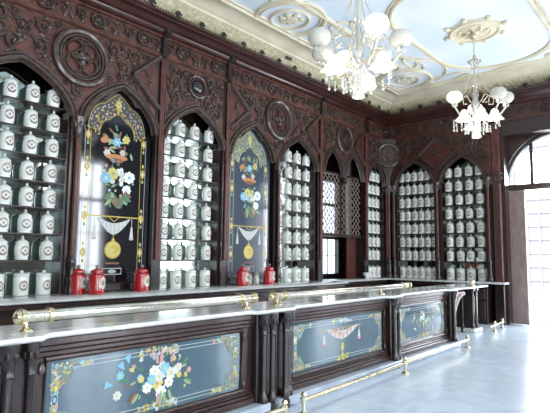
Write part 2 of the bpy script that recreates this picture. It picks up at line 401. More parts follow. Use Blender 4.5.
# ------------------------------------------------------------------ carving helpers (local frame: x right, z up, -y toward viewer)
def leaf(mb, x, z, a, L, wd, d=0.0, th=.018):
    n = 6; ca, sa = math.cos(a), math.sin(a); pts = []; rr = []
    for i in range(n + 1):
        t = i / n; pts.append((x + ca * L * t - sa * L * .12 * math.sin(t * 3), d - th * (.5 + math.sin(PI * t) * .8), z + sa * L * t + ca * L * .12 * math.sin(t * 3)))
        rr.append(max(.003, wd * math.sin(PI * (t * .86 + .10))))
    mb.tube(pts, rr, 6, up=(0, 1, 0), flat=.45)
def scroll(mb, x, z, r, a0, d=1, dd=0.0, turns=1.2, th=.014):
    n = 14; pts = []
    for i in range(n + 1):
        t = i / n; a = a0 + d * 2 * PI * turns * t; q = r * (1 - .8 * t)
        pts.append((x + q * math.cos(a), dd - .014, z + q * math.sin(a)))
    mb.tube(pts, [th * (1 - .3 * i / n) for i in range(n + 1)], 6)
    for i in (1, 4, 7): 
        if i < len(pts):
            px_, _, pz_ = pts[i]; leaf(mb, px_, pz_, math.atan2(pz_ - z, px_ - x) + .5 * d, r * .8, r * .2, dd)
    mb.ball((x, dd - .02, z), r * .22, 6)
def sprig(mb, x, z, a, L, dd=0.0, k=4):
    for i in range(k):
        t = i / k; px_ = x + math.cos(a) * L * t; pz_ = z + math.sin(a) * L * t
        for s_ in (1, -1): leaf(mb, px_, pz_, a + s_ * (1.0 - .3 * t), L * .42 * (1 - .4 * t), L * .085, dd)
    leaf(mb, x, z, a, L * 1.1, L * .06, dd)

def arch(t, h):    # t in 0..1 from centre to springing
    t = min(1, abs(t)); return h * (.66 * math.sqrt(max(0, 1 - t * t)) + .34 * (1 - t))
def trefoil(t, h):
    t = min(1, abs(t))
    if t < .42: return h * (.70 + .30 * (1 - (t / .42)) ** .75)
    q = (t - .42) / .58
    return h * (.66 * math.sqrt(max(0, 1 - ((q - .12) / .88) ** 2)) if q > .12 else .66)
def archpts(uc, a, h, z0, fn=arch, n=28, y=0):
    P = []
    for k in range(n + 1):
        s_ = math.sin(-PI / 2 + PI * k / n); P.append((uc + a * s_, y, z0 + fn(s_, h)))
    return P

def spandrel(mb, u0, u1, ops, z0, z1, y0, y1, fn=arch):
    """plate with arched cut-outs; ops list (uc,a,h)"""
    us = [u0]
    for uc, a, h in ops:
        us += [uc + a * math.sin(-PI / 2 + PI * k / 28) for k in range(29)]
    us.append(u1); us = sorted(set(round(u, 5) for u in us))
    def low(u, side):
        for uc, a, h in ops:
            if uc - a - 1e-4 <= u <= uc + a + 1e-4: return z0 + fn((u - uc) / a, h)
        return z0
    F = []; 
    for u in us:
        z = low(u, 0); F.append(mb.add([(u, y0, z), (u, y0, z1), (u, y1, z), (u, y1, z1)]))
    for a, b in zip(F, F[1:]):
        mb.face([a, b, b + 1, a + 1]); mb.face([a + 2, a + 3, b + 3, b + 2]); mb.face([a, a + 2, b + 2, b]); mb.face([a + 1, b + 1, b + 3, a + 3])
    mb.face([F[0], F[0] + 1, F[0] + 3, F[0] + 2]); mb.face([F[-1], F[-1] + 2, F[-1] + 3, F[-1] + 1])

COLP = [(.075, 0), (.075, .10), (.060, .12), (.066, .20), (.050, .26), (.055, .42), (.062, .45), (.045, .50), (.036, .54), (.034, 2.30), (.044, 2.32), (.036, 2.35), (.046, 2.40), (.090, 2.54), (.098, 2.60), (.080, 2.62)]
def column(parent, u, z0=1.03, z1=3.62, y=-.04, sc=1.0, m='wood_red'):
    H = z1 - z0; k = H / 2.62
    prof = []
    for r, z in COLP:
        prof.append((r * sc, z if z < .6 else (H - (2.62 - z))))
    c = MB(); c.mat('wood_dark').lathe([q for q in prof[:9]], (u, y, z0), 12)
    c.mat(m).lathe([prof[8], prof[9]], (u, y, z0), 12); c.mat('moulding').lathe(prof[9:], (u, y, z0), 12)
    for j in range(6):
        a = 2 * PI * j / 6 + .5; c.ball((u + .075 * sc * math.cos(a), y + .075 * sc * math.sin(a), z1 - .13), .028, 6, (1, 1, 1.9))
    return c.build('column', None, parent)

def roundel(parent, u, z, r, kind='quatrefoil', y=0):
    c = MB(); n = 40
    cir = lambda rr, d: [(u + rr * math.cos(2 * PI * k / n), y - d, z + rr * math.sin(2 * PI * k / n)) for k in range(n)]
    c.mat('moulding'); c.tube(cir(r, .035), r * .125, 8, closed=True); c.tube(cir(r * .83, .055), r * .05, 6, closed=True); c.tube(cir(r * .72, .03), r * .05, 6, closed=True)
    c.mat('wood_red'); P = [(u + r * .74 * math.cos(2 * PI * k / 24), z + r * .74 * math.sin(2 * PI * k / 24)) for k in range(24)]; c.poly(P, y - .02, y + .0)
    if kind == 'boss':
        c.mat('carving'); 
        for k in range(10):
            a = 2 * PI * k / 10; leaf(c, u + r * .9 * math.cos(a), z + r * .9 * math.sin(a), a + .5, r * .55, r * .12, y)
    else:
        c.mat('carving')
        c.tube(cir(r * .30, .05), r * .045, 6, closed=True)
        for k in range(4):
            a = PI / 4 + k * PI / 2; cx = u + r * .36 * math.cos(a); cz = z + r * .36 * math.sin(a)
            c.tube([(cx + r * .33 * math.cos(2 * PI * j / 18), y - .045, cz + r * .33 * math.sin(2 * PI * j / 18)) for j in range(18)], r * .055, 6, closed=True)
        for k in range(4): leaf(c, u, z, k * PI / 2, r * .3, r * .09, y - .04)
        c.ball((u, y - .05, z), r * .09, 8)
    o = c.build('roundel', None, parent)
    if kind == 'boss':
        c = MB(); c.mat('black_glass'); c.ball((u, y - .03, z), r * .62, 18, (1, .5, 1)); c.build('glass_boss', None, o)
    return o

def half_diamond(parent, u, z, side, hw=.52, hh=.46, full=False):
    c = MB().mat('moulding')
    u += side * .05
    if full: P = [(u, z + hh), (u + hw, z), (u, z - hh), (u - hw, z)]
    else: P = [(u, z + hh), (u + side * hw, z), (u, z - hh)]
    for k in range(len(P) if full else 2):
        p, q = P[k], P[(k + 1) % len(P)]
        c.tube([(p[0], -.035, p[1]), (q[0], -.035, q[1])], .045, 6); c.tube([(p[0] * .86 + (u + side * .17) * .14, -.03, p[1] * .86 + z * .14), (q[0] * .86 + (u + side * .17) * .14, -.03, q[1] * .86 + z * .14)], .018, 6)
    c.mat('wood_red')
    S = .86; cx = sum(p[0] for p in P) / len(P); cz = sum(p[1] for p in P) / len(P)
    c.poly([(cx + (p[0] - cx) * S, cz + (p[1] - cz) * S) for p in P], -.018, -.002)
    c.mat('carving')
    for k in range(4 if full else 2):
        a = k * PI / 2 + (0 if full else (PI * .25 if side > 0 else PI * .75 - 0)) if full else (math.radians(60 if k else -60) if side > 0 else math.radians(120 if k else 240))
        sprig(c, cx, cz, a, .20 if full else .17, -.018, 3)
    c.ball((cx, -.03, cz), .035, 8)
    return c.build('diamond_panel', None, parent)

# ------------------------------------------------------------------ painting on glass (flat relief of real painted shapes)
class Paint:
    def __init__(s, y=0.0): s.b = MB(); s.y = y; s.k = 0
    def d(s): s.k += 1; return s.y - .0006 - .000006 * s.k
    def shape(s, pts, c):
        s.b.mat(c); d = s.d(); n = s.b.add([(p[0], d, p[1]) for p in pts]); s.b.face([n + i for i in range(len(pts))])
    def ell(s, x, z, rx, rz, c, a=0, n=12):
        ca, sa = math.cos(a), math.sin(a)
        s.shape([(x + rx * math.cos(t) * ca - rz * math.sin(t) * sa, z + rx * math.cos(t) * sa + rz * math.sin(t) * ca) for t in [2 * PI * i / n for i in range(n)]], c)
    def line(s, x0, z0, x1, z1, w, c):
        dx, dz = x1 - x0, z1 - z0; l = math.hypot(dx, dz) or 1; nx, nz = -dz / l * w / 2, dx / l * w / 2
        s.shape([(x0 + nx, z0 + nz), (x0 - nx, z0 - nz), (x1 - nx, z1 - nz), (x1 + nx, z1 + nz)], c)
    def path(s, P, w, c):
        for a, b in zip(P, P[1:]): s.line(*a, *b, w, c)
    def flower(s, x, z, r, c, cc='yellow', n=6, a0=0.0):
        for k in range(n):
            a = a0 + 2 * PI * k / n; s.ell(x + r * .55 * math.cos(a), z + r * .55 * math.sin(a), r * .5, r * .36, c, a, 8)
        s.ell(x, z, r * .3, r * .3, cc, 0, 8)
    def leafp(s, x, z, L, a, c): s.ell(x + math.cos(a) * L / 2, z + math.sin(a) * L / 2, L / 2, L * .17, c, a, 8)
    def ornament(s, x, z, w, h, n=26, cols=('gold', 'yellow', 'lime', 'pink', 'white', 'sky', 'gold')):
        for k in range(n):
            s.ell(x + random.uniform(-w, w), z + random.uniform(-h, h), random.uniform(.012, .03), random.uniform(.006, .016), random.choice(cols), random.uniform(0, PI), 6)

def bouquet(p, x, z, S, wide=1.0, seed=1):
    R = random.Random(seed)
    for k in range(46):
        a = R.uniform(0, 2 * PI); q = R.uniform(.2, 1) * S
        p.leafp(x + wide * q * .8 * math.cos(a), z + q * .8 * math.sin(a), S * R.uniform(.15, .32), a + R.uniform(-.6, .6), R.choice(['green', 'green', 'lime', 'brown']))
    for k in range(14):
        a = R.uniform(0, 2 * PI); q = R.uniform(.7, 1.15) * S
        p.flower(x + wide * q * math.cos(a), z + q * math.sin(a), S * R.uniform(.06, .12), R.choice(['pink', 'orange', 'white', 'sky', 'brown', 'yellow']), 'gold', 5, a)
    for k in range(12):
        a = R.uniform(0, 2 * PI); q = R.uniform(.1, .6) * S
        p.flower(x + wide * q * math.cos(a), z + q * math.sin(a), S * R.uniform(.12, .19), R.choice(['blue', 'sky', 'yellow', 'white', 'blue']), R.choice(['yellow', 'white']), 7, a)

def swag(p, x, z, w, dep, c='pink', c2='white'):
    n = 16; top = [(x - w + 2 * w * i / n, z) for i in range(n + 1)]
    low = [(x - w + 2 * w * i / n, z - dep * (1 - abs(-1 + 2 * i / n) ** 1.6) - .01) for i in range(n + 1)]
    upp = [(q[0], z - dep * .35 * (1 - abs(-1 + 2 * i / n) ** 1.6)) for i, q in enumerate(top)]
    for i in range(n): p.shape([upp[i], low[i], low[i + 1], upp[i + 1]], c2 if i % 2 else c)
    p.path(upp, .008, 'white'); p.path(low, .010, 'silver')
    for s_ in (1, -1):
        xx = x + s_ * w * 1.12
        p.path([(xx, z), (xx, z - dep * .55)], .008, c2); p.shape([(xx - .035, z - dep * 1.3), (xx + .035, z - dep * 1.3), (xx + .012, z - dep * .5), (xx - .012, z - dep * .5)], c2)
        p.ell(xx, z - dep * 1.3, .04, .02, c)

def painted_tall(parent, uc, hw, zb, zt, y, dark):
    g = MB().box((uc - hw, y, zb), (uc + hw, y + .012, zt)).build('painted_glass', 'black_glass' if dark else 'reflection_glass', parent, False)
    p = Paint(y); lc = 'gold' if dark else 'yellow'; i1 = hw * .86; i2 = hw * .72
    for i_, c in ((i1, 'silver'), (i2, lc)):
        for s_ in (1, -1): p.line(uc + s_ * i_, zb + .12, uc + s_ * i_, 3.50, .009, c)
    for s_ in (1, -1):                         # diamonds and scrolls on the border
        for z in (3.42, 2.92, 2.17, 1.62):
            x = uc + s_ * (i1 + i2) / 2
            p.shape([(x, z + .09), (x + .05, z), (x, z - .09), (x - .05, z)], 'gold'); p.shape([(x, z + .04), (x + .02, z), (x, z - .04), (x - .02, z)], 'white')
            p.ell(x, z + .13, .02, .03, 'yellow'); p.ell(x, z - .13, .02, .03, 'lime')
    # arched head ornament
    a = hw * .80
    P = [(uc + a * math.sin(-PI / 2 + PI * k / 24), 3.55 + trefoil(math.sin(-PI / 2 + PI * k / 24), .62)) for k in range(25)]
    Q = [(uc + (q[0] - uc) * .62, 3.46 + (q[1] - 3.55) * .62) for q in P]
    bands = 'dark' if dark else 'sage'
    for k in range(24): p.shape([P[k], P[k + 1], Q[k + 1], Q[k]], bands)
    p.path(P, .012, lc); p.path(Q, .010, lc)
    for k in range(25):
        for t in (.2, .45, .7, .9):
            x = P[k][0] * (1 - t) + Q[k][0] * t; z = P[k][1] * (1 - t) + Q[k][1] * t
            p.ell(x + random.uniform(-.02, .02), z + random.uniform(-.02, .02), random.uniform(.014, .03), random.uniform(.008, .018), random.choice(['gold', 'yellow', 'lime', 'gold', 'pink', 'silver'] if dark else ['gold', 'yellow', 'white', 'lime', 'sky', 'pink', 'green']), random.uniform(0, PI), 6)
    p.shape([(uc, 4.12), (uc + .05, 3.98), (uc, 3.80), (uc - .05, 3.98)], lc); p.flower(uc, 3.99, .06, 'yellow', 'orange')
    # urn of flowers
    R = random.Random(3 if dark else 5)
    for k in range(30): p.leafp(uc + R.uniform(-.25, .25), 3.35 + R.uniform(-.15, .2), .12, R.uniform(0, 2 * PI), R.choice(['green', 'lime', 'brown']))
    p.ell(uc - .22, 3.38, .07, .05, 'orange', .3); p.flower(uc, 3.38, .08, 'sky', 'white'); p.flower(uc + .16, 3.44, .07, 'yellow', 'gold')
    p.flower(uc - .17, 3.18, .06, 'white'); p.flower(uc + .10, 3.22, .05, 'white', 'orange'); p.ell(uc, 3.13, .20, .05, 'orange'); p.ell(uc, 3.08, .12, .04, 'brown')
    bouquet(p, uc + .05, 2.80, .27, 1.0, 11 if dark else 12)
    p.flower(uc + .24, 2.83, .10, 'blue', 'sky', 8); p.flower(uc - .05, 2.86, .10, 'yellow', 'lime', 8); p.flower(uc - .17, 2.78, .09, 'sky', 'white', 8); p.flower(uc + .20, 2.62, .08, 'blue', 'white', 8)
    for k in range(24):
        a_ = R.uniform(-2.6, -.5); p.leafp(uc + R.uniform(-.15, .2), 2.5 + R.uniform(-.05, .1), .16, a_, R.choice(['green', 'lime', 'green', 'brown']))
    # gold bar with swag and hanging medallion
    p.line(uc - hw * .72, 2.18, uc + hw * .72, 2.18, .018, 'gold')
    for s_ in (1, -1): p.shape([(uc + s_ * (hw * .72), 2.23), (uc + s_ * (hw * .72 + .06), 2.18), (uc + s_ * hw * .72, 2.13)], 'gold')
    swag(p, uc, 2.16, hw * .46, .25, 'silver', 'white')
    p.path([(uc, 1.92), (uc, 1.80)], .012, 'gold'); p.path([(uc - .1, 2.18), (uc, 2.10), (uc + .1, 2.18)], .01, 'gold')
    p.ell(uc, 1.66, .14, .14, 'gold', 0, 24); p.ell(uc, 1.66, .115, .115, 'yellow', 0, 24); p.ell(uc + .03, 1.67, .075, .075, 'gold', 0, 20); p.ell(uc, 1.81, .03, .03, 'gold')
    p.ell(uc - .01, 1.65, .04, .04, 'yellow')
    p.line(uc - .12, 1.45, uc + .12, 1.45, .03, 'brown')
    for (x0, x1, z0, z1) in ((-.16, .16, 1.28, 1.37),):
        p.path([(uc + x0, z0), (uc + x1, z0), (uc + x1, z1), (uc + x0, z1), (uc + x0, z0)], .012, 'silver'); p.ell(uc, 1.325, .07, .03, 'silver')
    p.b.build('painting', None, g, False)
    return g

# ------------------------------------------------------------------ cabinet builder
DEP = .42
def cabinet(name, label, loc, rotz, u0, u1, ops, cols, roundels=(), diamonds=(), pil=(), shelves=7, foliage=()):
    """ops: (uc, a, kind). local x = u, face at y=0, goes back to +DEP"""
    t = thing('arched_cabinet', label, 'cabinet', loc, rotz)
    s_ = MB().mat('panelwood'); spandrel(s_, u0, u1, [(uc, a, .66) for uc, a, k in ops], SPR, FR0, 0, .05); s_.build('spandrel_panel', None, t, True)
    m_ = MB().mat('moulding')
    for uc, a, k in ops:
        for da, r, d in ((.012, .036, -.03), (.082, .026, -.02), (-.038, .020, .02)):
            m_.tube(archpts(uc, a + da, .66 + da * .9, SPR, n=30, y=d), r, 6)
    m_.build('arch_moulding', None, t)
    # carved foliage in the spandrels
    c = MB().mat('carving')
    rnd = random.Random(int(u0 * 100))
    AP = [(p[0], p[2], uc) for uc, a, k in ops for p in archpts(uc, a, .66, SPR, n=40)]
    placed = []
    rg = random.Random(int(u0 * 100) + 5)
    for thr in (.125, .11, .095, .08, .065, .05, .04):
        for _ in range(500):
            x = rg.uniform(u0 + .12, u1 - .12); z = rg.uniform(SPR + .12, FR0 - .05)
            ok = True; d = min(.13, x - u0 - .10, u1 - .10 - x, FR0 - .02 - z)
            for uc, a, k in ops:
                if abs(x - uc) < a and z < SPR + arch((x - uc) / a, .66): ok = False
            if not ok: continue
            d = min([d] + [math.hypot(x - p[0], z - p[1]) - .11 for p in AP])
            if z < SPR + .35 and not ops: continue
            for rx, rz, rr, kk in roundels: d = min(d, math.hypot(x - rx, z - rz) - rr * 1.1)
            for dx_, dz_, sd in diamonds: d = min(d, (abs(x - dx_) / .52 + abs(z - dz_) / .46 - 1) * .34 - .03)
            for q in placed: d = min(d, math.hypot(x - q[0], z - q[1]) - q[2])
            if d >= thr: placed.append((x, z, d * 1.05))
    for (x, z, r_) in placed: scroll(c, x, z, r_ * .92, rg.uniform(0, 6.3), rg.choice((1, -1)), 0, 1.25, max(.011, r_ * .19))
    for (x, z, r_) in placed:
        if r_ > .06:
            for q in range(3): leaf(c, x + r_ * .5 * math.cos(q * 2.1), z + r_ * .5 * math.sin(q * 2.1), q * 2.1 + .6, r_ * .75, r_ * .22, 0)
    if c.v: c.build('carved_foliage', None, t)
    # side posts
    for x in cols:
        MB().mat('wood_dark').box((x - .085, .0, 1.021), (x + .085, DEP - .03, SPR)).build('post', None, t, False)
        column(t, x)
    for x, half in pil:
        b = MB(); x0 = x - (.09 if half <= 0 else 0); x1 = x + (.09 if half >= 0 else 0)
        b.mat('wood_dark').box((x0, -.02, 1.021), (x1, DEP - .03, FR0))
        b.mat('wood_red').cbox((x - .035 if half <= 0 else x, -.06, 1.5), (x + .035 if half >= 0 else x + .0, -.021, FR0 - .02), .008) if half == 0 else b.mat('wood_red').cbox((min(x, x + .045 * half), -.06, 1.5), (max(x, x + .045 * half), -.021, FR0 - .02), .008)
        b.build('pilaster', None, t, False)
    for x, z, r, k in roundels: roundel(t, x, z, r, k)
    for x, z, sd in diamonds: half_diamond(t, x, z, sd, full=(sd == 0))
    z_sh = [1.50 + .368 * i for i in range(shelves)]
    for uc, a, k in ops:
        if k == 'jars':
            MB().box((uc - a, .30, 1.021), (uc + a, .31, 4.55)).build('mirror_back', 'mirror_dimmed' if (u0 < 2 or u0 > 11.4 or rotz) else 'mirror', t, False)
            for z in z_sh:
                MB().cbox((uc - a - .01, .06, z - .022), (uc + a + .01, .298, z), .006).build('shelf', 'wood', t, False)
            for xx in (uc - a - .01, uc + a - .02): MB().mat('wood').box((xx, .05, 1.021), (xx + .03, .298, SPR + .02)).build('side_lining', None, t, False)
        elif k in ('dark', 'slate'):
            painted_tall(t, uc, a, 1.16, 4.32, .10, k == 'dark')
            tr = MB().mat('wood_dark'); spandrel(tr, uc - a - .02, uc + a + .02, [(uc, a * .96, .66)], SPR - .02, 4.6, .03, .07, trefoil)
            tr.mat('moulding').tube(archpts(uc, a * .96, .66, SPR - .02, trefoil, 60, .02), .016, 6); tr.build('trefoil_frame', None, t)
            MB().mat('wood_dark').cbox((uc - a, .03, 1.021), (uc + a, .30, 1.16), .02).build('sill', None, t, False)
    return t

# foliage motif generator between arches
def fol(xc, zc, spread=1):
    return [(xc, zc, .11, 0, 1)]
F_A = [(2.55, 4.78, .10, 0, 1), (2.86, 4.60, .10, 2, -1), (2.20, 4.55, .09, 1, 1), (2.75, 4.84, .07, 3, 1), (2.35, 4.83, .07, 3, -1),
       (3.92, 4.55, .10, 0, 1), (4.12, 4.78, .09, 2, -1), (3.86, 4.82, .07, 1, 1), (4.32, 4.84, .06, 1, 1), (4.60, 4.30, .06, 0, 1), (3.35, 3.98, .05, 0, 1)]
cabA = cabinet('a', 'tall carved mahogany cabinet with jar arch and black painted glass panel', (0, YF, 0), 0, 1.68, 4.80,
    [(2.52, .73, 'jars'), (4.07, .62, 'dark')], [3.35], [(3.35, 4.52, .40, 'q')], [(4.80, 4.52, -1), (1.68, 4.52, 1)], [(4.80, -1), (1.68, 1)], foliage=F_A)
F_B = [(5.02, 4.72, .08, 0, 1), (5.12, 4.42, .09, 2, -1), (5.28, 4.80, .06, 1, 1), (4.96, 4.1, .06, 0, 1), (6.1, 4.72, .08, 1, -1), (6.05, 4.42, .09, 0, 1), (5.88, 4.82, .06, 0, -1), (6.2, 4.1, .06, 0, 1), (5.00, 4.88, .05, 0, 1)]
cabB = cabinet('b', 'narrow carved mahogany jar cabinet under a black glass boss, between the painted panels', (0, YF, 0), 0, 4.80, 6.34,
    [(5.57, .66, 'jars')], [], [(5.57, 4.67, .20, 'boss')], [], [(4.80, 1), (6.34, -1)], foliage=F_B)
F_C = [(7.05, 4.80, .09, 0, 1), (7.30, 4.55, .10, 2, -1), (6.84, 4.78, .07, 1, 1), (7.38, 4.83, .07, 0, 1), (8.42, 4.60, .10, 0, 1), (8.62, 4.80, .08, 2, -1), (8.38, 4.84, .06, 0, -1), (8.86, 4.86, .06, 1, 1), (7.87, 3.98, .05, 0, 1)]
cabC = cabinet('c', 'tall carved mahogany cabinet with reflection-tinted grey-blue painted glass panel and jar arch', (0, YF, 0), 0, 6.34, 9.42,
    [(7.10, .62, 'slate'), (8.62, .66, 'jars')], [7.87], [(7.87, 4.55, .40, 'q')], [(6.34, 4.52, 1), (9.42, 4.52, -1)], [(6.34, 1), (9.42, -1)], foliage=F_C)
F_D = [(9.75, 4.72, .09, 0, 1), (9.98, 4.84, .06, 1, -1), (10.95, 4.8, .08, 0, 1), (10.9, 4.5, .06, 2, -1), (9.98, 4.48, .06, 1, 1), (9.55, 4.3, .05, 0, 1)]
cabD = cabinet('d', 'carved double arch with lattice screen over the dark recess', (0, YF, 0), 0, 9.42, 11.50,
    [(9.98, .42, 'open'), (10.93, .42, 'open')], [], [(10.45, 4.60, .33, 'q')], [(11.50, 4.52, -1)], [(9.42, 1), (11.50, -1)], foliage=F_D)
F_E = [(11.72, 4.75, .08, 0, 1), (11.98, 4.82, .08, 2, -1), (11.66, 4.35, .06, 0, 1)]
cabE = cabinet('e', 'narrow carved mahogany jar cabinet between the lattice and the room corner', (0, YF, 0), 0, 11.50, 12.60,
    [(12.06, .47, 'jars')], [12.58], [], [], [(11.50, 1)], foliage=F_E)
# lattice screen in the double arch
M['lattice'] = flat('lattice_wood', (.22, .17, .14), .4)
lt = MB().mat('lattice')
z0, z1, x0, x1 = 2.15, 3.66, 9.52, 11.40
stp = .165
k = x0 - (z1 - z0)
for sgn in (1, -1):
    q = -2.0
    while q < 4.2:
        pts = []
        for i in range(41):
            z = z0 + (z1 - z0) * i / 40; x = (x0 + q + (z - z0)) if sgn == 1 else (x1 - q - (z - z0))
            if x0 <= x <= x1: pts.append((x, .11 + (.012 if sgn == 1 else 0), z))
        if len(pts) > 1: lt.tube([pts[0], pts[-1]], .013, 4)
        q += stp
lt.mat('wood'); lt.box((x0 - .02, .08, z0 - .07), (x1 + .02, .14, z0)); lt.box((x0 - .02, .08, z1), (x1 + .02, .14, z1 + .05)); lt.box((10.43, .09, z0), (10.48, .105, z1))
lt.build('lattice_screen', None, cabD)
MB().mat('wood_red').box((10.98, .26, 1.0), (11.42, .30, z0 - .07)).build('red_panel', None, cabD, False)
MB().mat('wood').box((10.38, -.02, 3.45), (10.53, .07, 3.62)).ball((10.455, -.03, 3.52), .07, 10).build('pendant_boss', None, cabD)

# end wall cabinet: local u = distance along -y from the corner
rotE = -PI / 2
def ue(y): return YF - y
F_F = [(ue(5.98), 4.80, .08, 0, 1), (ue(5.78), 4.70, .07, 2, -1), (ue(4.75), 4.82, .08, 0, 1), (ue(4.95), 4.75, .07, 1, 1), (ue(4.6), 4.72, .08, 2, -1), (ue(6.15), 4.72, .07, 1, 1), (ue(5.36), 3.85, .05, 0, 1)]
cabF = cabinet('f', 'carved mahogany cabinet with two jar arches and a diamond panel on end wall', (XF, YF, 0), rotE, ue(6.72), ue(3.96),
    [(ue(6.03), .56, 'jars'), (ue(4.70), .58, 'jars')], [ue(6.64), ue(5.37), ue(4.05)], [], [(ue(5.37), 4.40, 0)], [], foliage=F_F)
# large scroll cut by the pilaster on the right
c = MB().mat('moulding'); u_ = ue(4.18)
for rr, th in ((.36, .04), (.27, .02)):
    c.tube([(u_ + .12 + rr * math.cos(a), -.03, 4.42 + rr * math.sin(a)) for a in [PI * .45 + PI * 1.1 * k / 20 for k in range(21)]], th, 6)
c.build('scroll_moulding', None, cabF)
# corner chamfer with its roundel
ct = thing('corner_panel', 'angled mahogany corner panel with a carved roundel where the cabinets meet', 'panel', (12.49, 6.74, 0), -PI / 4)
MB().mat('wood').poly([(-.24, FR0), (-.24, 4.55), (-.16, 4.15), (-.06, 3.85), (-.05, SPR), (.05, SPR), (.06, 3.85), (.16, 4.15), (.24, 4.55), (.24, FR0)], 0.0, .04).build('panel_board', None, ct, False)
roundel(ct, 0, 4.50, .32, 'q', -.01); column(ct, 0, y=-.02)
# end pilaster beside the doorway
et = thing('door_pilaster', 'tall reddish mahogany pilaster left of the doorway with carved capital', 'pilaster', (XF, 3.84, 0), rotE)
b = MB().mat('wood_red').cbox((-.10, -.05, 0), (.10, .33, FR0), .015); b.mat('wood_dark').cbox((-.12, -.08, 0), (.12, -.03, .95), .02); b.build('shaft', None, et, False)
b = MB().mat('carving')
for k in range(5): leaf(b, -.08 + .04 * k, 3.42, PI / 2 + (k - 2) * -.25, .22, .035, -.06)
b.mat('moulding').cbox((-.14, -.10, 3.64), (.14, .0, 3.70), .01); b.build('capital', None, et)
b = MB().mat('moulding')
for xx in (-.07, 0, .07): b.tube([(xx, -.06, 1.1), (xx, -.06, 3.4)], .014, 6)
b.build('fluting', None, et)

# ------------------------------------------------------------------ cornices
def cornice(label, wall, u0, u1):
    t = thing('carved_cornice', label, 'cornice', (0, 0, 0))
    b = MB(); wallrun(b, [(-.02, FR0), (.03, FR0), (.055, FR0 + .02), (.055, FR0 + .045), (.02, FR0 + .06), (.02, FR1 - .04), (.06, FR1 - .03), (.06, FR1), (-.02, FR1)], wall, True, u0, u1, True) if wall == 'long' else wallrun(b, [(-.02, FR0), (.03, FR0), (.055, FR0 + .02), (.055, FR0 + .045), (.02, FR0 + .06), (.02, FR1 - .04), (.06, FR1 - .03), (.06, FR1), (-.02, FR1)], wall, True, None, u1, True)
    b.build('frieze_board', 'panelwood', t, False)
    b = MB(); wallrun(b, [(.0, FR1), (.08, FR1), (.13, FR1 + .03), (.15, FR1 + .07), (.22, FR1 + .09), (.25, FR1 + .13), (.33, FR1 + .155), (.36, FR1 + .155), (.36, FR1 + .19), (.40, FR1 + .20), (.40, FR1 + .235), (.0, FR1 + .235)], wall, True, u0, u1, True)
    b.build('crown_moulding', 'crown', t, True)
    # frieze carvings
    b = MB().mat('carving'); L = (XF - u0) if wall == 'long' else (YF - u1)
    n = int(L / .27)
    for k in range(n):
        d = (k + .6) * .27
        if wall == 'long': x = XF - d; 
        else: x = ue(YF - d)
        zc = (FR0 + FR1) / 2 + .01
        y = -.02
        if k % 3 == 0:
            b.tube([(x + .105 * math.cos(2 * PI * j / 16), y - .02, zc + .105 * math.sin(2 * PI * j / 16)) for j in range(16)], .026, 6, closed=True)
            for j in range(4): leaf(b, x, zc, j * PI / 2 + PI / 4, .085, .026, y)
        else:
            s_ = 1 if k % 3 == 1 else -1
            scroll(b, x, zc, .10, 0 if s_ > 0 else PI, s_, y, 1.1, .020)
            leaf(b, x - .12, zc - .10, PI / 2 + .3, .20, .034, y); leaf(b, x + .02, zc - .12, PI / 2 - .5, .2, .03, y)
    ob = b.build('frieze_carving', None, t)
    if wall == 'long': ob.location = (0, YF, 0)
    else: ob.location = (XF, YF, 0); ob.rotation_euler = (0, 0, rotE)
    # crest ornaments
    b = MB().mat('wood_dark'); b.lathe([(.045, 0), (.04, .03), (.02, .05)], n=8)
    for k in range(5): leaf(b, 0, .05, PI * (k + .5) / 5, .09, .026, 0)
    b.ball((0, -.01, .095), .042, 8, (1, .7, 1))
    first = None
    n = int((L - .5) / .5226)
    for k in range(n):
        pos = (11.80 + .35 - .5226 * k, YF - .37, FR1 + .235) if wall == 'long' else (XF - .37, YF - .75 - .5226 * k, FR1 + .235)
        if wall == 'end' and pos[1] < -.8: continue
        if first is None: o = b.build('crest_ornament', None, t); first = o
        else: o = first.copy(); C.objects.link(o); o.parent = t
        o.location = pos; o.rotation_euler = (0, 0, 0 if wall == 'long' else rotE)
    # crest leaf strip between ornaments
    b = MB().mat('carving')
    k = 0; d = .45
    while d < L - .1:
        x = (XF - d) if wall == 'long' else d
        leaf(b, x, FR1 + .235, PI / 2 + .5, .055, .02, -.37); leaf(b, x + .03, FR1 + .235, PI / 2 - .5, .055, .02, -.37); d += .105
    ob = b.build('crest_leaves', None, t)
    if wall == 'long': ob.location = (0, YF, 0)
    else: ob.location = (XF, YF, 0); ob.rotation_euler = (0, 0, rotE)
    # dark caps over the pilasters
    for x in ((1.68, 4.80, 6.34, 9.42, 11.50) if wall == 'long' else (ue(3.88),)):
        b = MB().mat('wood_dark').cbox((x - .055, -.10, FR0), (x + .055, .0, FR1), .01).cbox((x - .07, -.20, FR1), (x + .07, -.02, FR1 + .10), .02)
        ob = b.build('bracket', None, t, False)
        if wall == 'long': ob.location = (0, YF, 0)
        else: ob.location = (XF, YF, 0); ob.rotation_euler = (0, 0, rotE)
    return t
cornice('long carved mahogany cornice running above the cabinets toward the corner', 'long', -1.0, None)
cornice('shorter carved mahogany cornice above the end wall cabinet and doorway', 'end', None, -.9)
# filling above portal on the end wall
struct('trim_10', MB().box((12.70, 1.3, FR0), (12.99, 3.76, 5.45)), 'wood')

